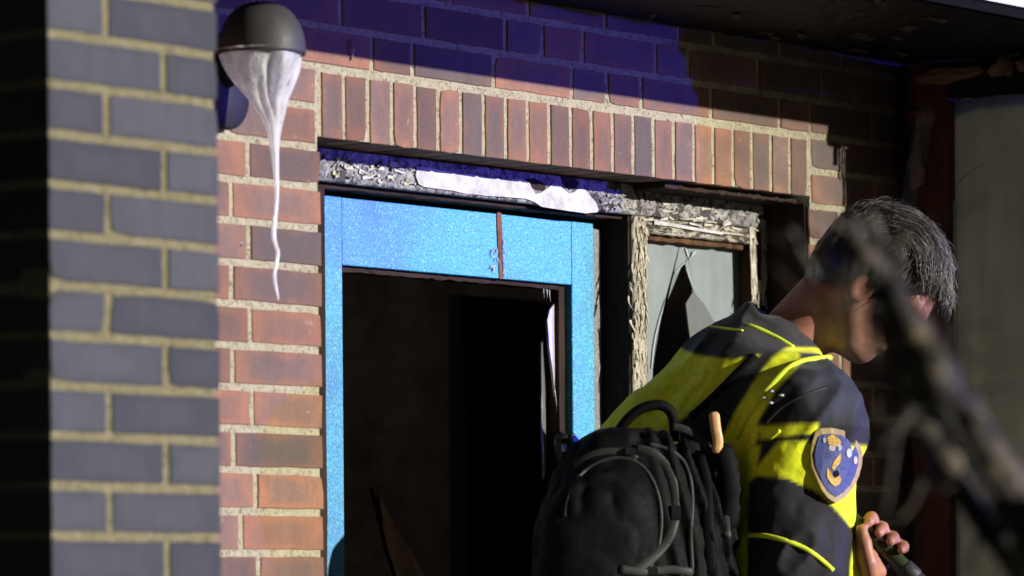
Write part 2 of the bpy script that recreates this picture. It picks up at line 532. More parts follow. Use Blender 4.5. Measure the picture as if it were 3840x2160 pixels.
# ================================================================== brickwork
PITCH = .0628
Z0 = 2.043                      # a bed joint
JT = .0116
BH = PITCH - JT
_bcache = {}
def brick_mesh(kind, L, H, D, var):
    """brick with its face on y=0, body towards +y, centred in x and z"""
    key = (kind, round(L, 4), round(H, 4), round(D, 3), var)
    if key in _bcache: return _bcache[key]
    r = random.Random(zlib.crc32(repr(key).encode()))
    pts = []
    nx, nz = (5, 2) if L >= H else (2, 5)
    for i in range(nx): pts.append((-L / 2 + L * i / nx, -H / 2))
    for i in range(nz): pts.append((L / 2, -H / 2 + H * i / nz))
    for i in range(nx): pts.append((L / 2 - L * i / nx, H / 2))
    for i in range(nz): pts.append((-L / 2, H / 2 - H * i / nz))
    n = len(pts)
    outer, inner = [], []
    for x, z in pts:
        j = .0008
        x2, z2 = x + r.uniform(-j, j), z + r.uniform(-j, j)
        if abs(x) > L / 2 - 1e-6 and abs(z) > H / 2 - 1e-6 and r.random() < .08:
            x2 -= math.copysign(.004, x); z2 -= math.copysign(.003, z)
        outer.append((x2, .0010 + r.uniform(0, .0006), z2))
        inner.append((x2 - math.copysign(min(.0011, abs(x2)), x2) * (1 if abs(x) > L / 2 - 1e-6 else 0),
                      r.uniform(0, .0004), z2 - math.copysign(.0011, z2) * (1 if abs(z) > H / 2 - 1e-6 else 0)))
    back = [(x, D, z) for x, z in pts]
    verts = inner + outer + back
    faces = [tuple(range(n))]
    for a in range(2):
        for i in range(n):
            k = (i + 1) % n
            faces.append((a * n + k, a * n + i, (a + 1) * n + i, (a + 1) * n + k))
    me = bpy.data.meshes.new('brick')
    me.from_pydata(verts, [], faces)
    bm = bmesh.new(); bm.from_mesh(me)
    bmesh.ops.recalc_face_normals(bm, faces=bm.faces)
    bm.to_mesh(me); bm.free()
    _bcache[key] = me
    return me
nb = [0]
def brick(wall, kind, xa, xb, za, zb, Y, mat, D=.10, face='front', X=None):
    """face 'front' looks to -y; face 'left' looks to -x at x = X with xa..xb measured along y"""
    L, H = xb - xa, zb - za
    nb[0] += 1
    me = brick_mesh(kind, L, H, D, nb[0] % 7)
    if not me.materials: me.materials.append(mat)
    o = bpy.data.objects.new('brick', me)
    COL.objects.link(o)
    o.parent = wall
    off = Vector(wall.location)
    jy = random.uniform(-.0012, .0001)
    if face == 'front':
        o.location = Vector(((xa + xb) / 2, Y + jy, (za + zb) / 2)) - off
        o.rotation_euler = (0, random.uniform(-.006, .006), 0)
    else:
        o.location = Vector((X + jy, (xa + xb) / 2, (za + zb) / 2)) - off
        o.rotation_euler = (0, 0, -math.pi / 2)
    return o

# --- recessed wall with the door opening
OX0, OX1, OZ = .007, 1.412, 2.185
WTOP = 2.62
def core(name, boxes, mat, loc, cut=0.05):
    bm = bmesh.new()
    for x0, x1, y0, y1, z0, z1 in boxes:
        r = bmesh.ops.create_cube(bm, size=1.0)
        for v in r['verts']:
            v.co = Vector((x0 + (v.co.x + .5) * (x1 - x0), y0 + (v.co.y + .5) * (y1 - y0), z0 + (v.co.z + .5) * (z1 - z0)))
    bmesh.ops.recalc_face_normals(bm, faces=bm.faces)
    bmesh.ops.translate(bm, verts=bm.verts, vec=-Vector(loc))
    me = bpy.data.meshes.new(name)
    bm.to_mesh(me); bm.free()
    return link(name, me, mat, None, loc)
REC = .0020
wall = core('brick_wall', [(-.99, OX0 - .006, REC, .21, .301, WTOP), (OX0 - .006, OX1 + .006, REC, .0995, OZ + .0012, WTOP), (OX0 - .006, OX1 + .006, .0997, .21, OZ + .005, WTOP),
                           (OX1 + .006, 3.0, REC, .21, .301, WTOP)], M['mortar'], (0, 0, .301))
tag(wall, 'red brick wall with pale mortar around the burnt blue door', 'wall')
STR, HED = .2085, .0985
def row_z(k):                   # k-th course above the joint Z0
    return Z0 + k * PITCH + JT / 2, Z0 + (k + 1) * PITCH - JT / 2
# left of the opening
first_len = {0: .165, 1: .2085}
meas = {-2: -.212, -3: -.168, -4: -.211, -5: -.165, -6: -.210, -7: -.158, -8: -.194, -9: -.152, -10: -.205, -11: -.149}
zlow = -12
for k in range(zlow, 7):
    za, zb = row_z(k)
    if k < 2:
        x = OX0
        js = meas.get(k, -.17 if k % 2 else -.211)
        segs = [(js + JT / 2, x)]
        x = js - JT / 2
        i = 0
        while x > -.95:
            L = STR if (i + k) % 3 else HED
            if x - L < -.98: L = x + .98
            if L > .03: segs.append((x - L, x))
            x -= L + JT; i += 1
    elif k == 2 or k == 3:
        # beside the rowlock course
        segs = []
        x = -.006; i = 0
        while x > -.95:
            L = (HED if k == 2 else STR) if i == 0 else (STR if (i + k) % 3 else HED)
            if x - L < -.98: L = x + .98
            if L > .03: segs.append((x - L, x))
            x -= L + JT; i += 1
    else:
        continue
    for a, b in segs:
        brick(wall, 's', a, b, za, zb, 0, M['brick'])
# rowlock over the opening
rz0, rz1 = OZ, 2.043 + 4 * PITCH - JT / 2 - .003
n_r = 23
pit = (OX1 - OX0 + .0) / n_r
for i in range(n_r):
    a = OX0 + i * pit + .005
    brick(wall, 'r', a, a + pit - .0105, rz0 + random.uniform(-.0003, .0003), rz1 + random.uniform(-.001, .0005), 0, M['brick'], .09)
# courses above
joints = {4: [-.99, -.79, -.58, -.37, -.26, -.05, .139, .245, .462, .682, .784, .886, 1.10, 1.318, 1.42, 1.63, 1.84, 2.05, 2.27, 2.48, 2.7],
          5: [-.99, -.70, -.48, -.26, -.15, .06, .275, .495, .60, .715, .93, 1.03, 1.25, 1.46, 1.57, 1.78, 2.0, 2.2, 2.42, 2.63],
          6: [-.99, -.84, -.62, -.40, -.19, -.08, .14, .35, .56, .78, 1.0, 1.11, 1.32, 1.53, 1.74, 1.95, 2.17, 2.38, 2.6]}
for k, js in joints.items():
    za, zb = row_z(k)
    for a, b in zip(js[:-1], js[1:]):
        if a > 1.85: continue
        brick(wall, 's', a + JT / 2, b - JT / 2, za, zb, 0, M['brick'])
# right of the opening
for k in range(zlow, 4):
    za, zb = row_z(k)
    x = OX1 + (.012 if k >= 2 else 0)
    i = 0
    while x < 1.80:
        L = (HED if k % 2 else STR) if i == 0 else STR
        if k in (2,): L = STR if i == 0 else HED
        brick(wall, 's', x, x + L, za, zb, 0, M['brick'])
        x += L + JT; i += 1

# --- grey brick pier in front, left
PX0, PX1, PY = -1.326, -.995, -.62
pier = core('brick_pier', [(PX0 + REC, PX1 - .006, PY + REC, .21, 0.004, 2.75)], M['gmortar'], (-1.16, -.3, .004))
tag(pier, 'dark grey brick pier with yellowish mortar at the left edge', 'pillar')
zb0 = 2.048 + .002
JW, JT = JT, .0118
for k in range(-12, 8):
    za = zb0 + k * PITCH + JT / 2
    zb = zb0 + (k + 1) * PITCH - JT / 2
    w = PX1 - PX0
    if k % 2 == 0:
        cut = PX0 + HED + JT / 2 + .006
    else:
        cut = PX1 - HED - JT / 2 - .004
    if k % 2 == 0:
        brick(pier, 'g', PX0, cut - JT / 2, za, zb, PY, M['gbrick'], .2085)
        y0 = PY + .2085 + JT
    else:
        brick(pier, 'g', PX0, cut - JT / 2, za, zb, PY, M['gbrick'], .0985)
        y0 = PY + .0985 + JT
    brick(pier, 'g', cut + JT / 2, PX1, za, zb, PY, M['gbrick'], .0985)
    y = y0; i = 0
    while y < .15:                                   # left flank
        L = STR if i % 2 == 0 else HED
        L = min(L, .2 - y)
        if L > .03: brick(pier, 'gl', y, y + L, za, zb, 0, M['gbrick'], .0985, 'left', PX0)
        y += L + JT; i += 1

JT = JW

# ================================================================== canopy over the recess
SZ, SY = 2.449, -.53
can = empty('porch_canopy', (.6, -.2, SZ), 'soot-blackened porch ceiling with a white front edge above the door', 'canopy')
def grid_sheet(name, x0, x1, y0, y1, z, nx, ny, amp, mat, parent, thick):
    bm = bmesh.new()
    top, bot = {}, {}
    for i in range(nx + 1):
        for j in range(ny + 1):
            x, y = x0 + (x1 - x0) * i / nx, y0 + (y1 - y0) * j / ny
            bot[i, j] = bm.verts.new((x, y, z + random.uniform(-amp, amp)))
            top[i, j] = bm.verts.new((x, y, z + thick))
    for i in range(nx):
        for j in range(ny):
            bm.faces.new((bot[i, j], bot[i, j + 1], bot[i + 1, j + 1], bot[i + 1, j]))
            bm.faces.new((top[i, j], top[i + 1, j], top[i + 1, j + 1], top[i, j + 1]))
    for i in range(nx):
        bm.faces.new((bot[i, 0], bot[i + 1, 0], top[i + 1, 0], top[i, 0]))
        bm.faces.new((bot[i, ny], top[i, ny], top[i + 1, ny], bot[i + 1, ny]))
    for j in range(ny):
        bm.faces.new((bot[0, j], top[0, j], top[0, j + 1], bot[0, j + 1]))
        bm.faces.new((bot[nx, j], bot[nx, j + 1], top[nx, j + 1], top[nx, j]))
    return bm_obj(name, bm, mat, parent)
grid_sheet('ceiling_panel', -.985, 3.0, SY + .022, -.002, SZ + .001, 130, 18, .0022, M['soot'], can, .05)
box('edge_trim', -.985, 3.0, SY, SY + .020, SZ - .004, SZ + .011, M['trim'], can, .001)
box('fascia_board', -.985, 3.0, SY + .002, SY + .022, SZ + .0165, SZ + .30, M['fascia'], can, .002)
box('roof_deck', -.985, 3.0, SY + .024, .2, SZ + .06, SZ + .12, M['soot'], can, 0)
for i in range(26):                               # scraps of blistered paint hanging from the ceiling
    x, y = random.uniform(.75, 2.1), random.uniform(SY + .05, -.04)
    l, w = random.uniform(.008, .03), random.uniform(.003, .008)
    a = random.uniform(-.6, .6)
    dx, dy = math.cos(a) * l, math.sin(a) * l
    vs = []
    for s in (-1, 1):
        for q in (-1, 1):
            for zz in (0, 1):
                vs.append((x + s * dx - q * dy * w / l, y + s * dy + q * dx * w / l, SZ - .002 - zz * .0012 - (.004 if s > 0 else 0) * (1 + q) * .5))
    mesh_obj('paint_scrap', vs, [(0, 1, 3, 2), (4, 6, 7, 5), (0, 4, 5, 1), (2, 3, 7, 6), (0, 2, 6, 4), (1, 5, 7, 3)], M['brownwood'], can)

# ================================================================== burnt hall behind the door
hall = box('hall_back_wall', -.9, 2.6, 3.0, 3.1, .301, 2.7, M['plaster'], None, 0); tag(hall, kind='structure')
hl = box('hall_side_wall_left', -1.0, -.902, .212, 3.0, .301, 2.7, M['room'], None, 0); tag(hl, kind='structure')
hr = box('hall_side_wall_right', 2.6, 2.7, .212, 3.1, .301, 2.7, M['room'], None, 0); tag(hr, kind='structure')
hf = box('hall_floor', -1.0, 2.7, .212, 3.1, .2, .30, M['room'], None, 0); tag(hf, kind='structure')
# an inner door standing in the hall
idr = empty('inner_door', tuple(at(1900, 2200, 1.3) * 1.0 - Vector((0, 0, 1.15))), 'charred inner door leaf dimly seen in the dark hall', 'door')
p0, p1 = at(1735, 1105, 1.3), at(2060, 1085, 1.3)
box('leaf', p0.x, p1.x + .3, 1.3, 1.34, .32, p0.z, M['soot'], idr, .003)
box('top_lip', p0.x + .05, p1.x, 1.285, 1.298, p0.z - .018, p0.z - .008, M['brownwood'], idr, .001, 6, .002)
box('edge_strip', p0.x - .012, p0.x - .003, 1.285, 1.30, .32, p0.z - .1, M['char'], idr, .001, 12, .002)
for (ua, va, ub, vb) in ((1860, 1520, 1890, 1580), (1915, 1625, 1945, 1680), (1825, 1800, 1970, 1815), (1855, 2030, 1900, 2005), (1935, 1140, 1950, 1180)):
    pa, pb = at(ua, va, 1.297), at(ub, vb, 1.297)
    tube('scratch', [pa, (pa + pb) / 2 + Vector((0, -.001, .002)), pb], [.0008, .0018, .0006], M['brownwood'], idr, 5)
# a scorched bent panel leaning inside
pts_l = [(1400, 1830), (1425, 1930), (1455, 2060), (1500, 2200)]
pts_r = [(1440, 1890), (1490, 1990), (1545, 2070), (1610, 2200)]
lean = empty('scorched_board', tuple(at(1500, 2200, .62)), 'scorched bent brown board leaning inside the dark doorway', 'board')
va = []
for (a, b) in zip(pts_l, pts_r):
    va += [at(a[0], a[1], .60), at(b[0], b[1], .64)]
vb = [v + Vector((.004, .012, 0)) for v in va]
fs = []
for i in range(3):
    fs += [(2 * i, 2 * i + 1, 2 * i + 3, 2 * i + 2), (8 + 2 * i, 8 + 2 * i + 2, 8 + 2 * i + 3, 8 + 2 * i + 1)]
    fs += [(2 * i, 2 * i + 2, 8 + 2 * i + 2, 8 + 2 * i), (2 * i + 1, 8 + 2 * i + 1, 8 + 2 * i + 3, 2 * i + 3)]
fs += [(0, 8, 9, 1), (6, 7, 15, 14)]
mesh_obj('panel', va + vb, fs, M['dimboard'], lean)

# ================================================================== door frame, transom and side light
FY = .090                                          # face of the frame
fr = empty('door_frame', (.7, .12, .301), 'blistered white door frame with mullion and charred edges', 'door frame')
box('jamb', OX0 + .001, .158, FY + .02, .20, .302, 2.128, M['char'], fr, .002, 20, .0006)
head = box('head_rail', OX0 + .001, OX1 - .001, FY, .20, 2.131, OZ - .001, M['white_peel'], fr, .002)
box('rebate_strip', .10, .985, FY + .018, .20, 2.1225, 2.1295, M['charx'], fr, .001, 40, .0012)
mull = box('mullion', .988, 1.032, FY, .19, .302, 2.130, M['cream_peel'], fr, .002, 40, .0007)
box('mullion_flank', .9825, .9875, FY + .006, .188, .302, 2.128, M['char'], fr, .0005, 40, .0008)
jr = box('jamb', 1.404, OX1 - .001, FY + .015, .19, .302, 2.130, M['char'], fr, .001, 20, .0006)
box('casing_upright', 1.374, 1.4025, FY + .002, .19, .302, 2.130, M['char'], fr, .001, 30, .0006)
box('reveal_liner', 1.4078, OX1 - .0015, .006, FY + .014, .302, 2.172, M['char'], fr, .001, 30, .0008)
box('reveal_liner', .99, OX1 - .0015, .024, FY - .001, 2.1735, OZ - .002, M['charx'], fr, .001, 60, .0012)
def poly(pts, Y): return [at(u, v, Y) for u, v in pts]
sheet_pts = [(1563, 626), (1600, 628), (1660, 640), (1720, 650), (1780, 655), (1840, 668), (1865, 680), (1880, 674), (1900, 672),
             (1960, 671), (1985, 685), (1998, 715), (2010, 728), (2030, 722), (2050, 722), (2065, 700), (2075, 690), (2095, 690), (2105, 710),
             (2120, 728), (2140, 730), (2160, 718), (2170, 708), (2195, 712), (2215, 735), (2235, 760), (2245, 785), (2240, 796),
             (2200, 800), (2140, 792), (2060, 780), (2030, 775), (2010, 760), (1990, 752), (1970, 745), (1940, 742), (1890, 738),
             (1830, 735), (1780, 728), (1740, 725), (1700, 715), (1640, 708), (1590, 700), (1570, 690), (1560, 660)]
slab('loose_paint_sheet', poly(sheet_pts, FY - .0032), .0012, M['sheet'], head, .0006)
# scorched hollows in the paint, with bare dark wood showing
for pts in ([(1968, 672), (2000, 668), (2035, 682), (2048, 700), (2040, 716), (2010, 712), (1990, 700)],
            [(2105, 660), (2150, 655), (2172, 690), (2160, 705), (2135, 712), (2112, 690)]):
    slab('bare_patch', poly(pts, FY - .0011), .001, M['charx'], head)
def curl(u, v, du, dv, w, Y, mat, parent, lift=.006, name='paint_flake', plane='y', X=0):
    """a curled flake of paint: a small strip, thick, lifting off at its free end"""
    n = 5
    A, B = [], []
    for i in range(n):
        s = i / (n - 1)
        c = at(u + du * s, v + dv * s, Y) if plane == 'y' else atx(u + du * s, v + dv * s, X)
        tdir = (at(u + du, v + dv, Y) - at(u, v, Y)).normalized() if plane == 'y' else (atx(u + du, v + dv, X) - atx(u, v, X)).normalized()
        nrm = Vector((0, -1, 0)) if plane == 'y' else Vector((-1, 0, 0))
        sd = tdir.cross(nrm).normalized()
        ww = w * (1 - .55 * s) * random.uniform(.75, 1.15)
        c = c + nrm * (.0012 + lift * s * s)
        A.append(c + sd * ww); B.append(c - sd * ww)
    V = A + B
    V2 = [p + nrm * .0009 for p in V]
    fs = []
    for i in range(n - 1):
        fs.append((i, i + 1, n + i + 1, n + i))
        fs.append((2 * n + i, 3 * n + i, 3 * n + i + 1, 2 * n + i + 1))
        fs.append((i, 2 * n + i, 2 * n + i + 1, i + 1))
        fs.append((n + i, n + i + 1, 3 * n + i + 1, 3 * n + i))
    fs += [(0, n, 3 * n, 2 * n), (n - 1, 3 * n - 1, 4 * n - 1, 2 * n - 1)]
    return mesh_obj(name, V + V2, fs, mat, parent)
for i in range(56):                                 # small flakes on the left of the head rail
    u = random.uniform(1215, 1560)
    vm = 600 + (u - 1200) * .105 + random.uniform(-25, 55)
    curl(u, vm, random.uniform(-28, 34), random.uniform(-6, 16), random.uniform(.0015, .005), FY - .0008,
         M[random.choice(('flake', 'sheet', 'white_peel'))], head, random.uniform(.001, .006))
for i in range(16):
    u = random.uniform(2240, 2380)
    vm = 700 + (u - 2240) * .12 + random.uniform(10, 90)
    curl(u, vm, random.uniform(-20, 24), random.uniform(-18, 22), random.uniform(.0015, .004), FY - .0008, M['white_peel'], head, random.uniform(.001, .006))
for i in range(60):                                 # mullion flakes
    v = random.uniform(790, 1400)
    u = random.uniform(2376, 2424) - (v - 800) * .006
    curl(u, v, random.uniform(-7, 7), random.uniform(25, 60), random.uniform(.0010, .0028), FY - .0008, M['flake'], mull, random.uniform(.001, .004))
for (u, v, du, dv, lift) in ((2360, 985, -14, 50, .010), (2352, 1060, -10, 55, .016), (2344, 1110, -12, 60, .02), (2350, 1200, 10, 60, .014), (2356, 1250, 14, 60, .006), (2364, 1010, -12, 60, .01)):
    curl(u + 10, v, du, dv, .0028, FY + .003, M['flake'], mull, lift)

# side light: sash with broken pane
sl = empty('side_light', (1.2, .11, .9), 'narrow side window with flaking cream sash and a hole broken in its pane', 'window')
GY = .122
p_tl, p_tr = at(2430, 868, GY), at(2772, 893, GY)
gz = 2.098
top_rail = box('top_rail', 1.0335, 1.372, FY + .003, .16, gz + .004, 2.1295, M['cream_peelx'], sl, .002, 30, .0008)
gx1 = at(2776, 1000, GY).x
box('bead', 1.0335, gx1 - .001, FY + .014, GY + .004, gz - .006, gz + .003, M['brownwood'], sl, .001, 20, .0012)
stile = box('stile', gx1 + .001, 1.372, FY + .004, .16, .9, gz + .003, M['brownwood'], sl, .001, 30, .0006)
box('stile', 1.0335, 1.037, FY + .004, .16, .9, gz - .007, M['cream_peel'], sl, .0006, 30, .0006)
for i in range(46):                                  # flakes along the top rail
    u = random.uniform(2435, 2850)
    v = 765 + (u - 2435) * .125 + random.uniform(-6, 70)
    curl(u, v, random.uniform(-45, 55), random.uniform(-2, 12), random.uniform(.0008, .0032), FY + .0022,
         M[random.choice(('flake', 'flake', 'cream_peelx', 'sheet'))], top_rail, random.uniform(.001, .005))
curl(2450, 832, 250, 45, .0042, FY + .001, M['sheet'], top_rail, .004)
curl(2600, 862, 180, 20, .0025, FY + .001, M['flake'], top_rail, .003)
def ribbon(name, pts, half, Y, mat, parent, thick=.0016):
    pts = smooth_path([Vector((u, v, 0)) for u, v in pts], 5)
    L, R_ = [], []
    for i, p in enumerate(pts):
        w = half * random.uniform(.55, 1.25)
        c = at(p.x, p.y, Y)
        L.append(c + Vector((-w * random.uniform(.7, 1.2), random.uniform(-.001, .001), 0)))
        R_.append(c + Vector((w, random.uniform(-.001, .001), 0)))
    return slab(name, L + R_[::-1], thick, mat, parent)
ribbon('paint_strip', [(2822, 850), (2824, 930), (2826, 1000), (2832, 1060), (2826, 1140), (2832, 1220)], .0075, FY + .001, M['flake'], stile)
ribbon('paint_strip', [(2845, 822), (2872, 832), (2876, 880), (2868, 930), (2866, 1000), (2868, 1060), (2874, 1110), (2864, 1145)], .0085, FY - .002, M['flake'], stile)
ribbon('paint_strip', [(2850, 1050), (2848, 1110), (2846, 1165)], .004, FY - .001, M['flake'], stile)
for i in range(24):
    v = random.uniform(850, 1240)
    curl(random.choice((2822, 2868)) + random.uniform(-8, 8), v, random.uniform(-9, 9), random.uniform(20, 50), random.uniform(.001, .003), FY - .001,
         M[random.choice(('flake', 'cream_peel'))], stile, random.uniform(.001, .005))
def pane_piece(name, pts, Y, mat, parent, tilt=0, thick=.004):
    ps = poly(pts, Y)
    if tilt:
        x0 = ps[0].x
        for p in ps: p.y += (p.x - x0) * tilt
    return slab(name, ps, thick, mat, parent)
pl = pane_piece('pane', [(2424, 862), (2560, 872), (2572, 930), (2580, 962), (2568, 985), (2548, 1003), (2530, 1024), (2512, 1062), (2494, 1125), (2482, 1180),
                 (2468, 1230), (2456, 1290), (2448, 1380), (2445, 1700), (2420, 1700)], GY, M['dusty'], sl)
pane_piece('pane', [(2562, 873), (2778, 892), (2778, 1700), (2700, 1500), (2640, 1290), (2625, 1258), (2606, 1180), (2601, 1086), (2588, 1050), (2574, 1012), (2570, 988), (2583, 963), (2576, 930)],
           GY + .0015, M['dusty'], sl, .0)
pane_piece('glass_splinter', [(2600, 1092), (2580, 1138), (2585, 1200), (2592, 1268), (2612, 1262), (2636, 1252), (2664, 1225), (2630, 1140)], GY - .012, M['splinter'], sl, -.25)
for pts in ([(2532, 1022), (2548, 1002), (2568, 984), (2569, 988), (2549, 1006), (2535, 1027)],
            [(2496, 1120), (2486, 1165), (2474, 1206), (2462, 1256), (2453, 1310), (2447, 1380), (2443, 1380), (2449, 1310), (2458, 1254), (2471, 1202), (2484, 1160)],
            [(2570, 932), (2574, 930), (2586, 962), (2580, 964)], [(2590, 966), (2600, 944), (2612, 938), (2606, 952)],
            [(2575, 1012), (2579, 1012), (2592, 1052), (2606, 1086), (2602, 1088), (2588, 1052)]):
    slab('glass_edge', poly(pts, GY - .003), .002, M['glassedge'], pl)

# ================================================================== the door leaf
DY = .135
door = empty('front_door', (.55, .15, .301), 'burnt front door with sparkling blue paint and its glass gone', 'door')
LX0, LX1, LXa, LXb = .160, .934, .233, .869
LT, LR = 2.1145, 2.006
box('stile', LX0, LXa - .0006, DY, DY + .04, .305, LT, M['blue'], door, .0012)
box('stile', LXb + .0006, LX1, DY, DY + .04, .305, LT, M['blue'], door, .0012)
rail = box('top_rail', LXa, LXb, DY + .0006, DY + .04, LR, LT - .0004, M['blue'], door, .0012)
box('bottom_rail', LXa, LXb, DY + .0006, DY + .04, .306, .56, M['blue'], door, .0012)
box('glazing_bead', LXb - .020, LXb - .0012, DY + .014, DY + .04, .561, LR - .001, M['char'], door, .001, 20, .0006)
box('glazing_bead', LXa + .001, LXb - .021, DY + .012, DY + .038, LR - .009, LR - .001, M['charx'], door, .001, 40, .0012)
box('seal_strip', LX1 + .001, .9735, DY + .012, DY + .04, .305, 2.108, M['grit'], door, .001, 60, .0009)
slab('bare_wood_crack', [at(u, v, DY - .0012) for u, v in ((1864, 796), (1872, 790), (1880, 800), (1880, 840), (1884, 870), (1880, 905), (1884, 930), (1880, 960), (1886, 985), (1882, 1010), (1886, 1046), (1874, 1046), (1872, 1000), (1876, 965), (1868, 930), (1868, 880), (1864, 840))], .0014, M['rawwood'], rail)
for i in range(14):
    v = random.uniform(930, 1010)
    curl(random.uniform(1840, 1866), v, random.uniform(-10, 6), random.uniform(6, 20), random.uniform(.0008, .002), DY - .0002, M['sheet'], rail, .002, 'paint_flake')
for i in range(10):
    curl(1886 + random.uniform(0, 5), 900 + i * 14, random.uniform(0, 6), random.uniform(6, 16), random.uniform(.0006, .0014), DY - .0002, M['flake'], rail, .002, 'paint_flake')
# what is left of its glass
pane_piece('glass_shard', [(2097, 1114), (2104, 1112), (2112, 1130), (2113, 1400), (2113, 1631), (2093, 1631), (2090, 1549), (2075, 1420), (2059, 1295), (2053, 1204), (2062, 1162), (2082, 1135)], DY + .022, M['shard'], door)
pane_piece('glass_shard', [(2030, 1289), (2053, 1269), (2067, 1380), (2084, 1549), (2079, 1640), (2067, 1753), (2042, 1798), (2031, 1583)], DY + .030, M['shardgrey'], door, .35)
for (a, b) in (((2053, 1204), (2059, 1295)), ((2059, 1295), (2075, 1420)), ((2075, 1420), (2090, 1549)), ((2031, 1480), (2031, 1583)), ((2031, 1583), (2040, 1790))):
    pa, pb = at(*a, DY + .019), at(*b, DY + .019)
    tube('glass_edge', [pa, pa.lerp(pb, .5) + Vector((.0006, 0, 0)), pb], [.0006, .0011, .0006], M['glassedge'], door, 5)
for (u, v) in ((2046, 1078), (2038, 1090), (2052, 1092), (2060, 1105)):
    pa = at(u, v, DY + .016)
    tube('melted_drip', [pa + Vector((0, 0, .008)), pa, pa - Vector((random.uniform(-.004, .004), 0, .012))], [.0018, .0013, .0005], M['glassedge'], door, 5)

# ================================================================== wall lamp with its diffuser melted
LPY = -.115
hc_ = at(982, 196, LPY)
lamp = empty('wall_lamp', (hc_.x, 0, hc_.z), 'grey dome wall lamp whose clear shade melted into a long drip', 'lamp')
def lathe(name, c, prof, mat, parent, seg=40, sx=1, sy=1, cap=False):
    v, f = [], []
    n = len(prof)
    for (r, z) in prof:
        for k in range(seg):
            w = 2 * math.pi * k / seg
            v.append(c + Vector((r * math.cos(w) * sx, r * math.sin(w) * sy, z)))
    for i in range(n - 1):
        for k in range(seg):
            k2 = (k + 1) % seg
            f.append((i * seg + k, i * seg + k2, (i + 1) * seg + k2, (i + 1) * seg + k))
    if cap:
        f.append(tuple(range((n - 1) * seg, n * seg)))
    return mesh_obj(name, v, f, mat, parent, True)
RD, HD = .0655, .074
prof = [(RD, -.004), (RD + .0005, 0)] + [(RD * math.cos(a) ** .75, HD * math.sin(a)) for a in [i * math.pi / 2 / 14 for i in range(1, 14)]] + [(.0005, HD)]
prof = [(RD - .004, .006), (RD - .003, -.004)] + prof
lathe('hood', hc_, prof, M['hood'], lamp)
lathe('screw', hc_ + Vector((-.01, 0, HD - .001)), [(.0035, 0), (.0035, .003), (.0005, .0045)], M['glassedge'], lamp, 10)
# back plate and arm on the wall
bp = hc_.copy(); bp.y = 0; bp.z -= .055
bp.x = at(845, 330, -.02).x
def disc(name, c, r, y0, y1, mat, parent, seg=32):
    v = []
    for (rr, y) in ((r, y1), (r, y0 + .004), (r - .005, y0), (.0005, y0 - .002)):
        for k in range(seg):
            w = 2 * math.pi * k / seg
            v.append(Vector((c.x + rr * math.cos(w), y, c.z + rr * math.sin(w))))
    f = []
    for i in range(3):
        for k in range(seg):
            k2 = (k + 1) % seg
            f.append((i * seg + k, i * seg + k2, (i + 1) * seg + k2, (i + 1) * seg + k))
    return mesh_obj(name, v, f, mat, parent, True)
disc('back_plate', bp, .052, -.028, -.002, M['darkmetal'], lamp)
tube('arm', [bp + Vector((0, -.02, .02)), Vector((hc_.x - .01, -.05, hc_.z + .02)), hc_ + Vector((0, .03, .03))], .017, M['darkmetal'], lamp, 12)
# melted shade: a wrinkled sleeve narrowing into a drip
prof_px = [(836, 1113, 187), (850, 1108, 215), (872, 1094, 260), (895, 1082, 310), (925, 1074, 360), (942, 1068, 388), (968, 1066, 420), (990, 1060, 455), (1002, 1052, 490),
           (1010, 1046, 540), (1020, 1045, 600), (1029, 1046, 680), (1031, 1046, 740), (1026, 1042, 800), (1019, 1036, 845), (1017, 1034, 890), (1026, 1040, 918), (1036, 1051, 942), (1034, 1048, 970),
           (1024, 1038, 1010), (1021, 1035, 1035), (1026, 1039, 1070), (1036, 1045, 1100), (1042, 1047, 1128)]
seg = 44
v_, f_ = [], []
ph = [random.uniform(0, 6.28) for _ in range(6)]
for i, (ul, ur, vv) in enumerate(prof_px):
    a, b = at(ul, vv, LPY), at(ur, vv, LPY)
    c = (a + b) / 2
    rr = abs((ur - ul) / 2) / 2480.0 * 1.14
    fold = min(1.0, rr / .02) * .26 * min(1, i / 2)
    for k in range(seg):
        w = 2 * math.pi * k / seg
        m = 1 + fold * (math.sin(5 * w + ph[0] + i * .25) * .5 + math.sin(9 * w + ph[1] - i * .2) * .35 + math.sin(14 * w + ph[2] + i * .1) * .25)
        rx = rr * m
        v_.append(c + Vector((rx * math.cos(w), rx * math.sin(w) * (1.0 if i < 4 else .8), 0)))
for i in range(len(prof_px) - 1):
    for k in range(seg):
        k2 = (k + 1) % seg
        f_.append((i * seg + k, i * seg + k2, (i + 1) * seg + k2, (i + 1) * seg + k))
f_.append(tuple(range((len(prof_px) - 1) * seg, len(prof_px) * seg)))
ms = mesh_obj('melted_shade', v_, f_, M['melt'], lamp, True)
sub = ms.modifiers.new('sub', 'SUBSURF'); sub.levels = sub.render_levels = 1
# little things on the wall
w0 = at(1318, 150, -.004); w1 = at(1318, 226, -.003)
wire = tube('loose_wire', [w0, w0.lerp(w1, .5) + Vector((.001, -.003, 0)), w1], .0018, M['glassedge'], None, 6)
tag(wire, 'short thin wire end sticking out above the bricks over the door', 'wire')
sp = at(907, 917, -.001)
spot = disc('wall_plug', sp, .0055, -.003, .004, M['thread'], None, 14)
tag(spot, 'small white plug in a red brick beside the drip', 'plug')

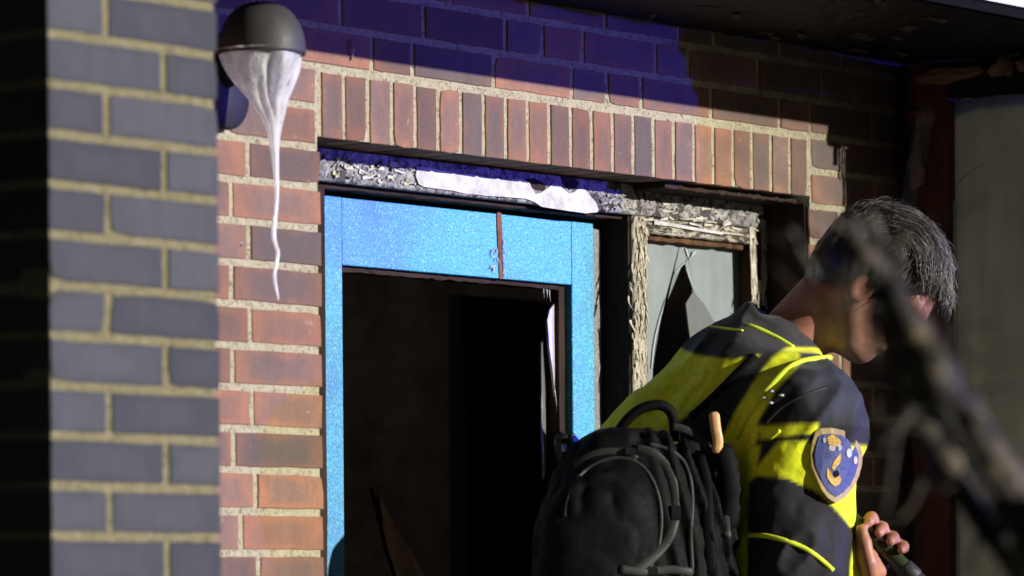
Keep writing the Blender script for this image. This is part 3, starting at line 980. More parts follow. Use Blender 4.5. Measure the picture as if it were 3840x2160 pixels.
# ================================================================== side screen on the right
SX = 1.710
scr = empty('glass_screen', (SX, -.26, .301), 'scorched frame with a sooty translucent pane at the right edge', 'glass screen')
ppl, ppr = atx(3559, 378, SX), atx(3840, 348, SX)
zt = 2.374
yl = ppl.y
box('post', SX - .012, SX + .05, yl, yl + .028, .302, SZ - .006, M['redwood'], scr, .002, 30, .0006)
box('post', SX, SX + .045, yl + .029, -.030, .302, SZ - .006, M['redwood'], scr, .002, 30, .0008)
box('post', SX + .006, SX + .05, -.029, -.004, .302, SZ - .006, M['char'], scr, .002, 30, .0008)
box('post', SX - .004, SX + .05, SY + .002, SY + .03, .302, SZ - .006, M['redwood'], scr, .002, 20, .0006)
box('head_rail', SX - .002, SX + .05, SY + .032, yl - .001, zt + .001, SZ - .005, M['soot'], scr, .002, 20, .001)
box('bottom_rail', SX - .002, SX + .05, SY + .032, yl - .001, .302, .60, M['redwood'], scr, .002)
box('pane', SX + .018, SX + .023, SY + .031, yl - .0005, .601, zt, M['screen'], scr, 0)
box('putty_line', SX + .008, SX + .0175, yl - .004, yl - .0007, .61, 2.19, M['flake'], scr, .001, 30, .0008)
for pts in ([(3560, 750), (3590, 690), (3630, 650), (3670, 625), (3700, 610)],):
    tube('pane_scratch', [atx(u, v, SX + .0172) for u, v in pts], [.0004, .0006, .0006, .0004, .0003], M['screen'], scr, 4)
box('torn_lining_and_blocker', 1.632, 1.709, -.512, -.500, 2.405, SZ - .006, M['char'], scr, .001, 6, .003)  # unseen strips added here and below to streak the wall with shadow
for (xa, xb, za) in ((1.692, 1.700, 2.02), (1.668, 1.674, 2.345), (1.650, 1.664, 2.372), (1.680, 1.688, 2.30)):
    box('torn_lining_and_blocker', xa, xb, -.510, -.504, za, 2.404, M['char'], scr, .0005, 8, .0015)
def blob(name, pts, X, depth, mat, parent):
    """torn lump: outline on the plane x = X, swollen towards the room"""
    ps = [atx(u, v, X) for u, v in pts]
    c = sum(ps, Vector((0, 0, 0))) / len(ps)
    n = len(ps)
    mid = [p.lerp(c, .35) + Vector((-depth * random.uniform(.7, 1.1), 0, random.uniform(-.003, .003))) for p in ps]
    verts = ps + mid + [c + Vector((-depth * 1.15, 0, 0))] + [c + Vector((depth * .2, 0, 0))]
    fs = []
    for i in range(n):
        k = (i + 1) % n
        fs += [(i, k, n + k, n + i), (n + i, n + k, 2 * n), (k, i, 2 * n + 1)]
    return mesh_obj(name, verts, fs, mat, parent)
blob('insulation_lump', [(3425, 290), (3445, 270), (3500, 255), (3580, 245), (3640, 240), (3680, 250), (3690, 268), (3660, 285), (3600, 300), (3540, 318), (3470, 315), (3435, 308)], SX - .014, .02, M['foam'], scr)
blob('insulation_lump', [(3700, 268), (3720, 245), (3750, 225), (3765, 202), (3785, 210), (3800, 235), (3800, 265), (3790, 290), (3770, 280), (3745, 285), (3715, 290)], SX - .014, .018, M['foam'], scr)
blob('insulation_lump', [(3805, 230), (3850, 210), (3890, 240), (3870, 275), (3825, 270)], SX - .014, .018, M['foam'], scr)
blob('torn_lining_and_blocker', [(3440, 450), (3452, 460), (3452, 560), (3460, 620), (3475, 640), (3470, 680), (3445, 700), (3425, 710), (3410, 705), (3420, 650), (3400, 625), (3410, 590), (3430, 550)], SX - .006, .010, M['foam'], scr)
blob('torn_lining_and_blocker', [(3390, 410), (3430, 400), (3450, 415), (3445, 440), (3410, 455), (3395, 440)], SX - .004, .010, M['redwood'], scr)

# ================================================================== sculpting: smooth unions meshed by surface nets
T0 = 7.85
DV = -FW                                              # towards the camera
ORG = CAM + FW * T0
def loc3(p):                                          # world -> (right, up, near)
    q = Vector(p) - ORG
    return np.array([q.dot(RT0), q.z, q.dot(DV)])
def to_world(a):
    a = np.asarray(a)
    B = np.array([list(RT0), [0, 0, 1], list(DV)])
    return a @ B + np.array(list(ORG))
def L(u, v, near=0.0):                                # view pixel at a nearness to the camera -> local point
    return loc3(pv(u, v, T0 - near))
def view_px(a):                                       # local points -> pixel of the flat side view at T0
    s = FPX / T0 / K
    x = a[:, 0] + 0.0
    y = a[:, 1]
    r, h = x * math.cos(ROLL) - y * math.sin(ROLL), x * math.sin(ROLL) + y * math.cos(ROLL)
    return CX / K + r * s, CY / K - h * s
def vnoise(P, scale, seed):
    r = np.random.default_rng(seed)
    G = r.random((32, 32, 32)).astype(np.float32)
    q = P * scale
    i = np.floor(q).astype(int); f = (q - i).astype(np.float32)
    f = f * f * (3 - 2 * f)
    out = 0
    for dx in (0, 1):
        wx = f[..., 0] if dx else 1 - f[..., 0]
        for dy in (0, 1):
            wy = f[..., 1] if dy else 1 - f[..., 1]
            for dz in (0, 1):
                wz = f[..., 2] if dz else 1 - f[..., 2]
                out = out + wx * wy * wz * G[(i[..., 0] + dx) % 32, (i[..., 1] + dy) % 32, (i[..., 2] + dz) % 32]
    return out - .5
def capsule(P, a, b, ra, rb=None, flat=1.0):
    rb = ra if rb is None else rb
    a, b = np.asarray(a), np.asarray(b)
    S = np.array([1, 1, flat])
    ba = (b - a) * S
    pa = (P - a) * S
    t = np.clip((pa @ ba) / max(ba @ ba, 1e-9), 0, 1)
    return np.linalg.norm(pa - t[..., None] * ba, axis=-1) - (ra + (rb - ra) * t)
def ellipsoid(P, c, r, axes=None):
    q = P - np.asarray(c)
    if axes is not None: q = q @ np.asarray(axes).T
    r = np.asarray(r)
    k0 = np.linalg.norm(q / r, axis=-1)
    k1 = np.linalg.norm(q / (r * r), axis=-1)
    return k0 * (k0 - 1.0) / np.maximum(k1, 1e-6)
def smin(a, b, k):
    h = np.clip(.5 + .5 * (b - a) / k, 0, 1)
    return b + (a - b) * h - k * h * (1 - h)
def smax(a, b, k): return -smin(-a, -b, k)
def surface_net(fn, lo, hi, h):
    lo, hi = np.asarray(lo, float), np.asarray(hi, float)
    n = np.ceil((hi - lo) / h).astype(int) + 1
    ax = [lo[i] + h * np.arange(n[i]) for i in range(3)]
    P = np.stack(np.meshgrid(*ax, indexing='ij'), -1)
    D = fn(P).astype(np.float32)
    S = D < 0
    nx, ny, nz = n
    acc = np.zeros((nx - 1, ny - 1, nz - 1, 3), np.float32)
    cnt = np.zeros((nx - 1, ny - 1, nz - 1), np.float32)
    corners = [(i, j, k) for i in (0, 1) for j in (0, 1) for k in (0, 1)]
    for a in corners:
        for axis in range(3):
            if a[axis]: continue
            b = list(a); b[axis] = 1
            sa = tuple(slice(a[i], n[i] - 1 + a[i]) for i in range(3))
            sb = tuple(slice(b[i], n[i] - 1 + b[i]) for i in range(3))
            da, db = D[sa], D[sb]
            m = S[sa] != S[sb]
            t = np.where(m, da / np.where(da == db, 1, da - db), 0)
            for i in range(3):
                acc[..., i] += np.where(m, a[i] + (t if i == axis else 0), 0)
            cnt += m
    act = cnt > 0
    idx = -np.ones(act.shape, int)
    idx[act] = np.arange(act.sum())
    cells = np.argwhere(act)
    V = lo + (cells + acc[act] / cnt[act][:, None]) * h
    quads = []
    for axis in range(3):
        o1, o2 = (axis + 1) % 3, (axis + 2) % 3
        sl0 = [slice(None)] * 3; sl1 = [slice(None)] * 3
        sl0[axis] = slice(0, n[axis] - 1); sl1[axis] = slice(1, n[axis])
        A, B = S[tuple(sl0)], S[tuple(sl1)]
        e = np.argwhere(A != B)
        ok = (e[:, o1] > 0) & (e[:, o2] > 0) & (e[:, o1] < n[o1] - 1) & (e[:, o2] < n[o2] - 1)
        e = e[ok]
        if len(e) == 0: continue
        flip = A[e[:, 0], e[:, 1], e[:, 2]]
        q = []
        for (d1, d2) in ((0, 0), (1, 0), (1, 1), (0, 1)):
            c = e.copy(); c[:, o1] -= d1; c[:, o2] -= d2
            q.append(idx[c[:, 0], c[:, 1], c[:, 2]])
        q = np.stack(q, 1)
        q[flip] = q[flip][:, ::-1]
        quads.append(q)
    return V, np.concatenate(quads)[:, ::-1]
def net_obj(name, V, Q, mat, parent, colors=None):
    W = to_world(V)
    off = np.array(list(abs_loc(parent)))
    me = bpy.data.meshes.new(name)
    me.from_pydata((W - off).tolist(), [], Q.tolist())
    me.polygons.foreach_set('use_smooth', [True] * len(me.polygons))
    if colors is not None:
        c = me.color_attributes.new('dye', 'FLOAT_COLOR', 'POINT')
        c.data.foreach_set('color', np.concatenate([colors, np.ones((len(colors), 1))], 1).astype(np.float32).ravel())
    me.update()
    return link(name, me, mat, parent)
def in_poly(x, y, poly):
    """signed distance (px), positive inside"""
    p = np.asarray(poly, float)
    ins = np.zeros(len(x), bool); dmin = np.full(len(x), 1e9)
    for a, b in zip(p, np.roll(p, -1, 0)):
        cond = ((a[1] > y) != (b[1] > y))
        with np.errstate(divide='ignore', invalid='ignore'):
            xi = (b[0] - a[0]) * (y - a[1]) / (b[1] - a[1] + 1e-12) + a[0]
        ins ^= cond & (x < xi)
        e = b - a
        t = np.clip(((x - a[0]) * e[0] + (y - a[1]) * e[1]) / (e @ e + 1e-9), 0, 1)
        dmin = np.minimum(dmin, np.hypot(x - a[0] - t * e[0], y - a[1] - t * e[1]))
    return np.where(ins, dmin, -dmin)
def dye(cols, mask, c):
    m = np.clip(mask / 8.0 + .5, 0, 1)[:, None]
    return cols * (1 - m) + np.array(c) * m

# ================================================================== the officer
base = Vector(to_world(L(1680, 1560))); base.z = .30
# --- body: head, neck, hand and the torso under the clothes, one surface
HC = L(2212, 712, .02)
fv = np.array([.62, -.78, .08]); fv /= np.linalg.norm(fv)
uv = np.array([.78, .62, 0.0]); uv -= fv * (uv @ fv); uv /= np.linalg.norm(uv)
sv = np.cross(fv, uv); sv = sv if sv[2] > 0 else -sv
AX = np.stack([fv, sv, uv])
def H(f, s, u): return HC + fv * f + sv * s + uv * u
NECK0, NECK1 = H(-.035, 0, -.075), L(1930, 930, 0)
WR = L(2118, 1420, .10)
ROD_A, ROD_B = L(2128, 1292, .16), L(2318, 1468, .16)
ra = (ROD_B - ROD_A) / np.linalg.norm(ROD_B - ROD_A)
rn = np.array([-ra[1], ra[0], 0.0]); rn /= np.linalg.norm(rn)
rn = rn if rn[0] > 0 else -rn
nd = np.cross(ra, rn); nd = nd if nd[2] > 0 else -nd
RR = .0135
HM = ROD_A + ra * .075                                   # middle of the grip
def head_sdf(P):
    q = (P - HC) @ AX.T                                   # forward, side, up
    d = ellipsoid(P, H(-.008, 0, .022), (.098, .076, .088), AX)
    d = smin(d, ellipsoid(P, H(.028, 0, -.040), (.064, .060, .074), AX), .03)
    d = smin(d, ellipsoid(P, H(.058, 0, -.096), (.028, .026, .022), AX), .03)           # chin
    for s in (-1, 1):
        d = smin(d, capsule(P, H(-.010, .052 * s, -.055), H(.045, .03 * s, -.098), .018), .025)   # jaw
        d = smin(d, ellipsoid(P, H(.066, .034 * s, -.028), (.018, .02, .016), AX), .02)  # cheek
        d = smin(d, capsule(P, H(.083, .012 * s, .018), H(.070, .046 * s, .018), .010), .014)  # brow
        d = smax(d, -ellipsoid(P, H(.094, .031 * s, -.002), (.013, .016, .011), AX), .010)     # eye socket
        d = smin(d, ellipsoid(P, H(.079, .031 * s, -.002), (.0115, .0125, .0115), AX), .003)   # eye
        e = ellipsoid(P, H(-.006, .076 * s, -.034), (.021, .009, .031), AX)
        e = smax(e, -ellipsoid(P, H(-.001, .085 * s, -.033), (.011, .008, .018), AX), .006)
        d = smin(d, e, .006)                                                            # ear
    d = smin(d, capsule(P, H(.088, 0, .008), H(.112, 0, -.030), .008, .0125), .012)      # nose
    for s in (-1, 1):
        d = smin(d, ellipsoid(P, H(.100, .012 * s, -.036), (.011, .010, .008), AX), .006)
    d = smin(d, capsule(P, H(.086, -.018, -.064), H(.086, .018, -.064), .0065), .008)    # lips
    d = smax(d, -capsule(P, H(.095, -.020, -.0665), H(.095, .020, -.0665), .0022), .004)
    d = smin(d, capsule(P, NECK0, NECK1, .052, .060), .03)
    return d
def hand_sdf(P):
    d = np.full(P.shape[:-1], 9.0)
    Rg = RR + .0095
    def arc(s, phi):                                      # phi 0 = +rn (upper right), 90 = near, -90 = far, 180 = palm side
        p = math.radians(phi)
        return HM + ra * s + (rn * math.cos(p) + nd * math.sin(p)) * Rg
    for i, s in enumerate((-.042, -.019, .004, .026)):    # index to little finger
        r = (.0095, .0098, .0095, .0085)[i]
        chain = [arc(s, 205) + -rn * .006, arc(s, 250), arc(s + .002, 305), arc(s + .003, 355), arc(s + .003, (52, 58, 52, 44)[i])]
        f = np.full(P.shape[:-1], 9.0)
        for j, (a, b) in enumerate(zip(chain[:-1], chain[1:])):
            f = smin(f, capsule(P, a, b, r * (1.08 - .05 * j), r * (1.02 - .06 * j)), .004)
        f = smin(f, ellipsoid(P, arc(s + .002, 338) + rn * .002, (.0112, .0112, .0112)), .005)   # knuckle
        d = smin(d, f, .0035)
    palm = capsule(P, HM + ra * -.040 - rn * .030, HM + ra * .026 - rn * .034, .017, .015)
    palm = smin(palm, capsule(P, HM + ra * -.006 - rn * .036 + nd * .004, WR, .022, .026), .02)
    d = smin(d, palm, .010)
    th = [HM + ra * .022 - rn * .046 + nd * .014, HM + ra * .004 - rn * .034 + nd * .028, HM + ra * -.022 - rn * .016 + nd * .027, HM + ra * -.040 - rn * .004 + nd * .0245]
    t = np.full(P.shape[:-1], 9.0)
    for j, (a, b) in enumerate(zip(th[:-1], th[1:])):
        t = smin(t, capsule(P, a, b, (.0145, .012, .0112)[j], (.012, .0112, .0098)[j]), .004)
    d = smin(d, t, .008)
    return d
SH_N, EL_N = L(2018, 1062, .15), L(1985, 1420, .17)
SH_F, EL_F = L(1950, 1060, -.17), L(1990, 1440, -.20)
TA, TB, TC = L(1880, 1045, 0), L(1730, 1240, 0), L(1690, 1560, 0)
def core_sdf(P):
    d = capsule(P, TA, TB, .105, .12, .75)
    d = smin(d, capsule(P, TB, TC, .12, .12, .75), .03)
    d = smin(d, capsule(P, NECK1, TA, .06, .09), .03)
    d = smin(d, capsule(P, TA + np.array([0, 0, .10]), SH_N, .05, .055), .03)
    d = smin(d, capsule(P, SH_N, EL_N, .055, .045), .02)
    d = smin(d, capsule(P, EL_N, WR, .045, .028), .02)
    return d
def body_sdf(P):
    return smin(smin(head_sdf(P), core_sdf(P), .015), hand_sdf(P), .006)
lo = np.minimum.reduce([TC - .16, TA - .2, EL_N - .1]); hi = np.maximum.reduce([H(.14, 0, .12), H(0, .1, .12), ROD_B + .02, H(-.1, 0, .12)]) + .03
hi[2] = .24; lo[2] = -.2
Vb, Qb = surface_net(body_sdf, lo, hi, .0046)
cols = np.tile(np.array([.37, .165, .11]), (len(Vb), 1))
q = (Vb - HC) @ AX.T
def near(pt, r): return np.clip(1 - np.linalg.norm(Vb - pt, axis=1) / r, 0, 1)
for s in (-1, 1):
    cols = dye(cols, np.where(near(H(.088, .031 * s, -.002), .0075) > 0, 6, -6), (.05, .035, .03))
cols = dye(cols, np.where((np.abs(q[:, 1]) < .02) & (np.abs(q[:, 2] + .0655) < .006) & (q[:, 0] > .07), 3, -6), (.36, .12, .10))
stub = (q[:, 2] < -.05) & (q[:, 0] > -.005) & (q[:, 2] > -.14) & (q[:, 0] < .11) & (np.abs(q[:, 1]) < .09)   # stubble
cols = dye(cols, np.where(stub, 0.5, -6), (.22, .14, .10))
officer = bpy.data.objects.new('person', None)
# the person is the body mesh itself
body_me_obj = None
W_ = to_world(Vb)
me = bpy.data.meshes.new('person')
me.from_pydata((W_ - np.array(list(base))).tolist(), [], Qb.tolist())
me.polygons.foreach_set('use_smooth', [True] * len(me.polygons))
ca = me.color_attributes.new('dye', 'FLOAT_COLOR', 'POINT')
ca.data.foreach_set('color', np.concatenate([cols, np.ones((len(cols), 1))], 1).astype(np.float32).ravel())
bpy.data.objects.remove(officer)
person = link('person', me, M['skin'], None, base)
tag(person, 'bending person in a dark uniform jacket and yellow high-visibility vest with a blue badge', 'person')

# --- jacket with vest
def jacket_sdf(P):
    d = capsule(P, TA, TB, .150, .168, .86)
    d = smin(d, capsule(P, TB, TC, .168, .172, .86), .05)
    d = smin(d, capsule(P, L(1900, 955, .02), TA, .095, .13, .75), .05)             # yoke
    d = smin(d, capsule(P, L(1905, 985, .07), SH_N, .085, .095), .04)
    d = smin(d, capsule(P, L(1890, 985, -.07), SH_F, .085, .09), .04)
    arm = capsule(P, SH_N, EL_N, .103, .088)
    arm = smin(arm, capsule(P, EL_N, L(2105, 1432, .13), .085, .058), .03)
    d = smin(d, arm, .018)
    d = smin(d, capsule(P, SH_F, EL_F, .095, .08), .03)
    # collar: a standing ring round the neck, open inside
    cd = NECK0 - L(1905, 960, 0); cd /= np.linalg.norm(cd)
    c0 = L(1905, 935, 0)
    ax = c0 + cd * .072
    ring = capsule(P, c0 - cd * .02, ax, .092, .086, .9)
    ring = smax(ring, (P - ax) @ cd - .0, .006)
    d = smin(d, ring, .02)
    hole = smax(capsule(P, c0 + cd * .01, ax + cd * .1, .070, .074), -((P - c0) @ cd - .02), .005)
    d = smax(d, -hole, .006)
    # cuff opening
    # folds
    n = vnoise(P, 15, 3) * .013 + (.22 - np.abs(vnoise(P @ np.array([[.8, -.6, 0], [.6, .8, 0], [0, 0, .6]]).T * np.array([1, .45, 1]), 26, 4))) * -.022 + vnoise(P, 80, 8) * .002
    return d + n
lo = np.array([L(1460, 0)[0] - .02, L(0, 1600)[1], -.30]); hi = np.array([L(2215, 0)[0] + .02, L(0, 745)[1], .285])
Vj, Qj = surface_net(jacket_sdf, lo, hi, .0047)
x, y = view_px(Vj)
cols = np.tile(np.array([.011, .011, .014]), (len(Vj), 1))
YEL = (.74, .80, .015); GREY = (.030, .030, .034); BLK = (.012, .012, .014)
isarm = capsule(Vj, SH_N, EL_N, .103, .088) < .012
armm = (.012 - capsule(Vj, SH_N, EL_N, .103, .088)) * 1540.0
tor = -armm
yoke_low = [(1690, 870), (1740, 900), (1830, 918), (1895, 905)]
cols = dye(cols, np.minimum(tor, in_poly(x, y, [(1300, 1500), (1300, 700), (1705, 780), (1705, 835), (1690, 862), (1740, 900), (1830, 920), (1900, 905), (1735, 1045), (1690, 1078), (1700, 1300), (1650, 1500)])), YEL)
cols = dye(cols, np.minimum(tor + 60, in_poly(x, y, [(1795, 1130), (1835, 1050), (1880, 975), (1925, 915), (1975, 880), (2080, 880), (2110, 905), (2050, 912), (1990, 935), (1930, 1000), (1880, 1090), (1865, 1200), (1860, 1500), (1790, 1500)])), YEL)
cols = dye(cols, np.minimum(tor, in_poly(x, y, [(1760, 800), (1900, 800), (2050, 830), (2110, 880), (1960, 885), (1905, 905), (1860, 880), (1800, 850)])), GREY)
# sleeve
cols = dye(cols, np.minimum(armm, in_poly(x, y, [(1995, 900), (2260, 900), (2260, 1085), (2040, 1085), (1995, 1010)])), (.026, .029, .040))
cols = dye(cols, np.minimum(armm, in_poly(x, y, [(1790, 1072), (1900, 1085), (2032, 1080), (2034, 1104), (1960, 1110), (1900, 1118), (1790, 1100)])), YEL)
cols = dye(cols, np.minimum(armm, in_poly(x, y, [(1935, 1125), (1990, 1122), (2060, 1135), (2260, 1130), (2260, 1330), (2118, 1330), (2040, 1250), (1960, 1214), (1870, 1206)])), YEL)
cols = dye(cols, np.minimum(armm, in_poly(x, y, [(1840, 1120), (1895, 1135), (1880, 1210), (1840, 1250)])), YEL)
cols = dye(cols, in_poly(x, y, [(2116, 1500), (2118, 1420), (2128, 1370), (2150, 1330), (2160, 1420), (2170, 1500)]), YEL)
jacket = net_obj('jacket', Vj, Qj, M['cloth'], person, cols)
bvh_j = BVHTree.FromPolygons([tuple(v) for v in to_world(Vj)], Qj.tolist())
def on_j(u, v, lift=.004):
    d = ray(u * K, v * K).normalized()
    hit = bvh_j.ray_cast(CAM, d)
    p = hit[0] if hit[0] is not None else pv(u, v, T0 - .12)
    return p - d * lift
def piping(name, pts, r, mat, parent, lift=.0015, flat=None):
    pts = smooth_path([Vector((a, b, 0)) for a, b in pts], 5)
    w = [on_j(p.x, p.y, lift) for p in pts]
    for _ in range(2):
        w = [w[0]] + [(w[i - 1] + w[i] * 2 + w[i + 1]) / 4 for i in range(1, len(w) - 1)] + [w[-1]]
    return tube(name, w, r * .8, mat, parent, 8, (Vector(FW), .6))
piping('piping', [(1882, 818), (1915, 830), (1960, 852), (1996, 874)], .0048, M['neon'], jacket)
piping('piping', [(1786, 820), (1820, 826), (1868, 832)], .0028, M['neon'], jacket)
piping('piping', [(2088, 900), (2030, 906), (1985, 925), (1935, 975), (1888, 1035), (1852, 1100)], .0065, M['neon'], jacket, .002)
piping('piping', [(1880, 1346), (1930, 1348), (2000, 1368), (2050, 1395), (2096, 1435)], .0050, M['neon'], jacket)
piping('piping', [(1893, 1118), (1908, 1090)], .006, M['neon'], jacket, .002)
piping('piping', [(1938, 1104), (1962, 1082)], .004, M['neon'], jacket, .002)
piping('strap', [(1900, 900), (1850, 950), (1790, 1010), (1740, 1055)], .013, M['nylon'], jacket, -.004)
piping('seam', [(1925, 1068), (1960, 1030), (2010, 1000), (2080, 975)], .0030, M['greynylon'], jacket)
for (u, v) in ((1921, 1001), (1940, 984), (1965, 994), (1938, 1013)):      # four rank pips
    p = Vector(on_j(u, v, .003))
    lathe('rank_pip', p, [(.0042, -.002), (.005, 0), (.0035, .0016), (.0004, .002)], M['thread'], jacket, 10)

# shield badge on the sleeve
def patch(name, pts, lift, thick, mat, parent):
    """embroidered shape laid on the sleeve: follows the sleeve, has real thickness"""
    n = len(pts)
    c = (sum(p[0] for p in pts) / n, sum(p[1] for p in pts) / n)
    rings = [1.0, .66, .33]
    V = []
    for r in rings:
        for (a, b) in pts:
            V.append(patch_pt(c[0] + (a - c[0]) * r, c[1] + (b - c[1]) * r, lift))
    V.append(patch_pt(c[0], c[1], lift))
    fs = []
    for k in range(2):
        for i in range(n):
            j = (i + 1) % n
            fs.append((k * n + i, k * n + j, (k + 1) * n + j, (k + 1) * n + i))
    for i in range(n):
        fs.append((2 * n + i, 2 * n + (i + 1) % n, 3 * n))
    m = len(V)
    B_ = [p + FW * thick for p in V[:n]]
    for i in range(n):
        j = (i + 1) % n
        fs.append((j, i, m + i, m + j))
    return mesh_obj(name, V + B_, fs, mat, parent, False)
# the badge sits on a smooth cylinder fitted to the sleeve
def arm_surface(u, v):
    d = ray(u * K, v * K).normalized()
    o = loc3(CAM); dd = np.array([d.dot(RT0), d.z, d.dot(DV)])
    t0_, t1_ = (T0 - .45) / d.dot(FW), (T0 + .1) / d.dot(FW)
    for t in np.linspace(t0_, t1_, 500):
        if capsule((o + dd * t)[None, :], SH_N, EL_N, .109, .094)[0] < 0: break
    return CAM + d * t
_pc = {}
def patch_pt(u, v, lift):
    k = (round(u, 1), round(v, 1))
    if k not in _pc: _pc[k] = arm_surface(u, v)
    return _pc[k] - FW * lift
badge_out = [(2064, 1078), (2090, 1076), (2120, 1082), (2145, 1098), (2162, 1118), (2170, 1140), (2168, 1170), (2160, 1200), (2145, 1230), (2125, 1252), (2102, 1266), (2082, 1252), (2066, 1230), (2055, 1205), (2042, 1175), (2039, 1140), (2044, 1110), (2052, 1085)]
bc = (2106, 1168)
def shrink(pts, k, c=bc): return [(c[0] + (a - c[0]) * k, c[1] + (b - c[1]) * k) for a, b in pts]
badge = patch('badge', badge_out, .002, .02, M['gold'], jacket)
badge['label'] = 'blue shield badge with gold border and gold flame over a book'
patch('badge_field', shrink(badge_out, .84), .0035, .004, M['badgeblue'], badge)
def blobpts(c, rx, ry, n=10, rot=0):
    return [(c[0] + rx * math.cos(a) * math.cos(rot) - ry * math.sin(a) * math.sin(rot), c[1] + rx * math.cos(a) * math.sin(rot) + ry * math.sin(a) * math.cos(rot)) for a in [2 * math.pi * i / n for i in range(n)]]
patch('badge_crown', [(2080, 1102), (2092, 1092), (2104, 1098), (2116, 1112), (2112, 1122), (2096, 1124), (2084, 1118)], .0047, .003, M['goldb'], badge)
for (c, rx, ry) in (((2093, 1127), 9, 8), ((2112, 1125), 5, 9), ((2074, 1108), 4, 7), ((2136, 1140), 7, 12), ((2152, 1158), 5, 10)):
    patch('badge_letter', blobpts(c, rx, ry), .0047, .003, M['thread'], badge)
patch('badge_flame', [(2092, 1178), (2096, 1164), (2106, 1150), (2114, 1140), (2116, 1152), (2112, 1166), (2104, 1174), (2098, 1184)], .0047, .003, M['goldb'], badge)
patch('badge_book', [(2080, 1176), (2088, 1184), (2092, 1200), (2098, 1212), (2106, 1206), (2112, 1196), (2116, 1206), (2112, 1218), (2100, 1224), (2090, 1216), (2080, 1200)], .0047, .003, M['goldb'], badge)
patch('badge_black_mark', blobpts((2104, 1192), 7, 9), .0049, .003, M['nylon'], badge)  # black centre of the emblem
# pale cuff
cuff = tube('cuff', [Vector(to_world(EL_N * .15 + L(2105, 1432, .13) * .85)), Vector(to_world(L(2112, 1430, .125))), Vector(to_world(L(2124, 1424, .115)))], [.058, .052, .044], M['pale'], jacket, 20)

# --- hair
def hair_line(f): return np.interp(f, [-.11, -.06, -.025, -.002, .02, .045, .075, .11], [-.125, -.118, -.095, -.020, -.028, .020, .050, .060])
def hair_sdf(P):
    q = (P - HC) @ AX.T
    d = ellipsoid(P, H(-.012, 0, .022), (.112, .088, .102), AX)
    d = smin(d, ellipsoid(P, H(-.062, 0, -.046), (.040, .058, .046), AX), .03)
    g = q[..., 2] - hair_line(q[..., 0]) + vnoise(P, 90, 21) * .018
    d = smax(d, -g, .008)
    st = np.stack([q[..., 0] * 14 + q[..., 2] * 10, q[..., 1] * 120, q[..., 2] * 40 - q[..., 0] * 30], -1)
    return d + vnoise(st, 1.0, 17) * .009 + vnoise(P, 40, 5) * .006
lo = HC - .15; hi = HC + .15
Vh, Qh = surface_net(hair_sdf, lo, hi, .0036)
r1 = vnoise(np.stack([(Vh - HC) @ fv * 12, (Vh - HC) @ sv * 160, (Vh - HC) @ uv * 50], -1), 1.0, 33) + .5
cols = np.array([.022, .018, .016])[None] * (1 - r1[:, None]) + np.array([.055, .048, .044])[None] * r1[:, None]
hair = net_obj('hair', Vh, Qh, M['hair'], person, cols)
# strands combed from the crown to the brow
SV, SF, SC = [], [], []
rr_ = random.Random(4)
for i in range(3200):
    s0 = rr_.uniform(-.082, .082)
    a0 = rr_.uniform(-2.1, .95)                            # start angle over the skull (back to front)
    ln = rr_.uniform(.3, .8)
    w = rr_.uniform(.0003, .0008)
    path = []
    drop = rr_.uniform(.2, 1.0)
    sway = rr_.uniform(-.012, .012)
    for k in range(6):
        a = a0 + ln * k / 5
        r_s = math.sqrt(max(0, 1 - (s0 / .09) ** 2))
        lift = 1.02 + (.05 if i % 9 else .14) * rr_.random() * (k / 5)
        f_ = math.sin(a) * .108 * r_s * lift - .010
        u_ = math.cos(a) * .100 * r_s * lift + .024
        g_off = np.zeros(3)
        if a > 1.0:
            e_ = (a - 1.0)
            f_ = math.sin(1.0 + e_ * .45) * .112 * r_s * lift - .006
            u_ = math.cos(1.0 + e_ * .45) * .104 * r_s * lift + .024
            g_off = np.array([.004, -.030, 0]) * e_ * drop
        path.append(H(f_, s0 * (1 + .04 * k) + sway * k / 5 + rr_.uniform(-.002, .002), u_) + g_off)
    path = [Vector(p) for p in to_world(np.array(path))]
    v, f = tube_geo(path, [w, w * 1.1, w, w * .9, w * .7, w * .25], 3)
    o = len(SV)
    SV += v; SF += [tuple(j + o for j in g_) for g_ in f]
    c = rr_.choice(((.02, .017, .014), (.03, .025, .02), (.05, .042, .036), (.10, .09, .08), (.24, .225, .21)))
    SC += [c] * len(v)
hs = mesh_obj('hair_strands', SV, SF, M['hair'], hair, True)
c = hs.data.color_attributes.new('dye', 'FLOAT_COLOR', 'POINT')
c.data.foreach_set('color', np.concatenate([np.array(SC), np.ones((len(SC), 1))], 1).astype(np.float32).ravel())
hs['kind'] = 'stuff'

# --- trousers and boots (below the picture)
def trous(P):
    d = capsule(P, TC, TC - np.array([0, .05, 0]), .165, .16, .8)
    for s in (-1, 1):
        hip = TC + np.array([0, -.06, .09 * s]); kn = hip + np.array([.05, -.42, .02 * s]); an = np.array([hip[0] - .02, .42 - ORG.z, hip[2] + .02 * s])
        d = smin(d, capsule(P, hip, kn, .10, .075), .03)
        d = smin(d, capsule(P, kn, an, .075, .06), .03)
    return d
def boots(P):
    d = np.full(P.shape[:-1], 9.0)
    for s in (-1, 1):
        hip = TC + np.array([0, -.06, .09 * s])
        an = np.array([hip[0] - .02, .42 - ORG.z, hip[2] + .02 * s]); hl_ = np.array([an[0], .345 - ORG.z, an[2]]); toe = hl_ + np.array([.16, -.005, 0])
        d = np.minimum(d, smin(capsule(P, an, hl_, .055, .045), capsule(P, hl_, toe, .044, .04), .02))
    return d
lo = np.array([TC[0] - .25, .30 - ORG.z, -.26]); hi = np.array([TC[0] + .28, TC[1] + .02, .26])
Vt, Qt = surface_net(trous, lo, hi, .012)
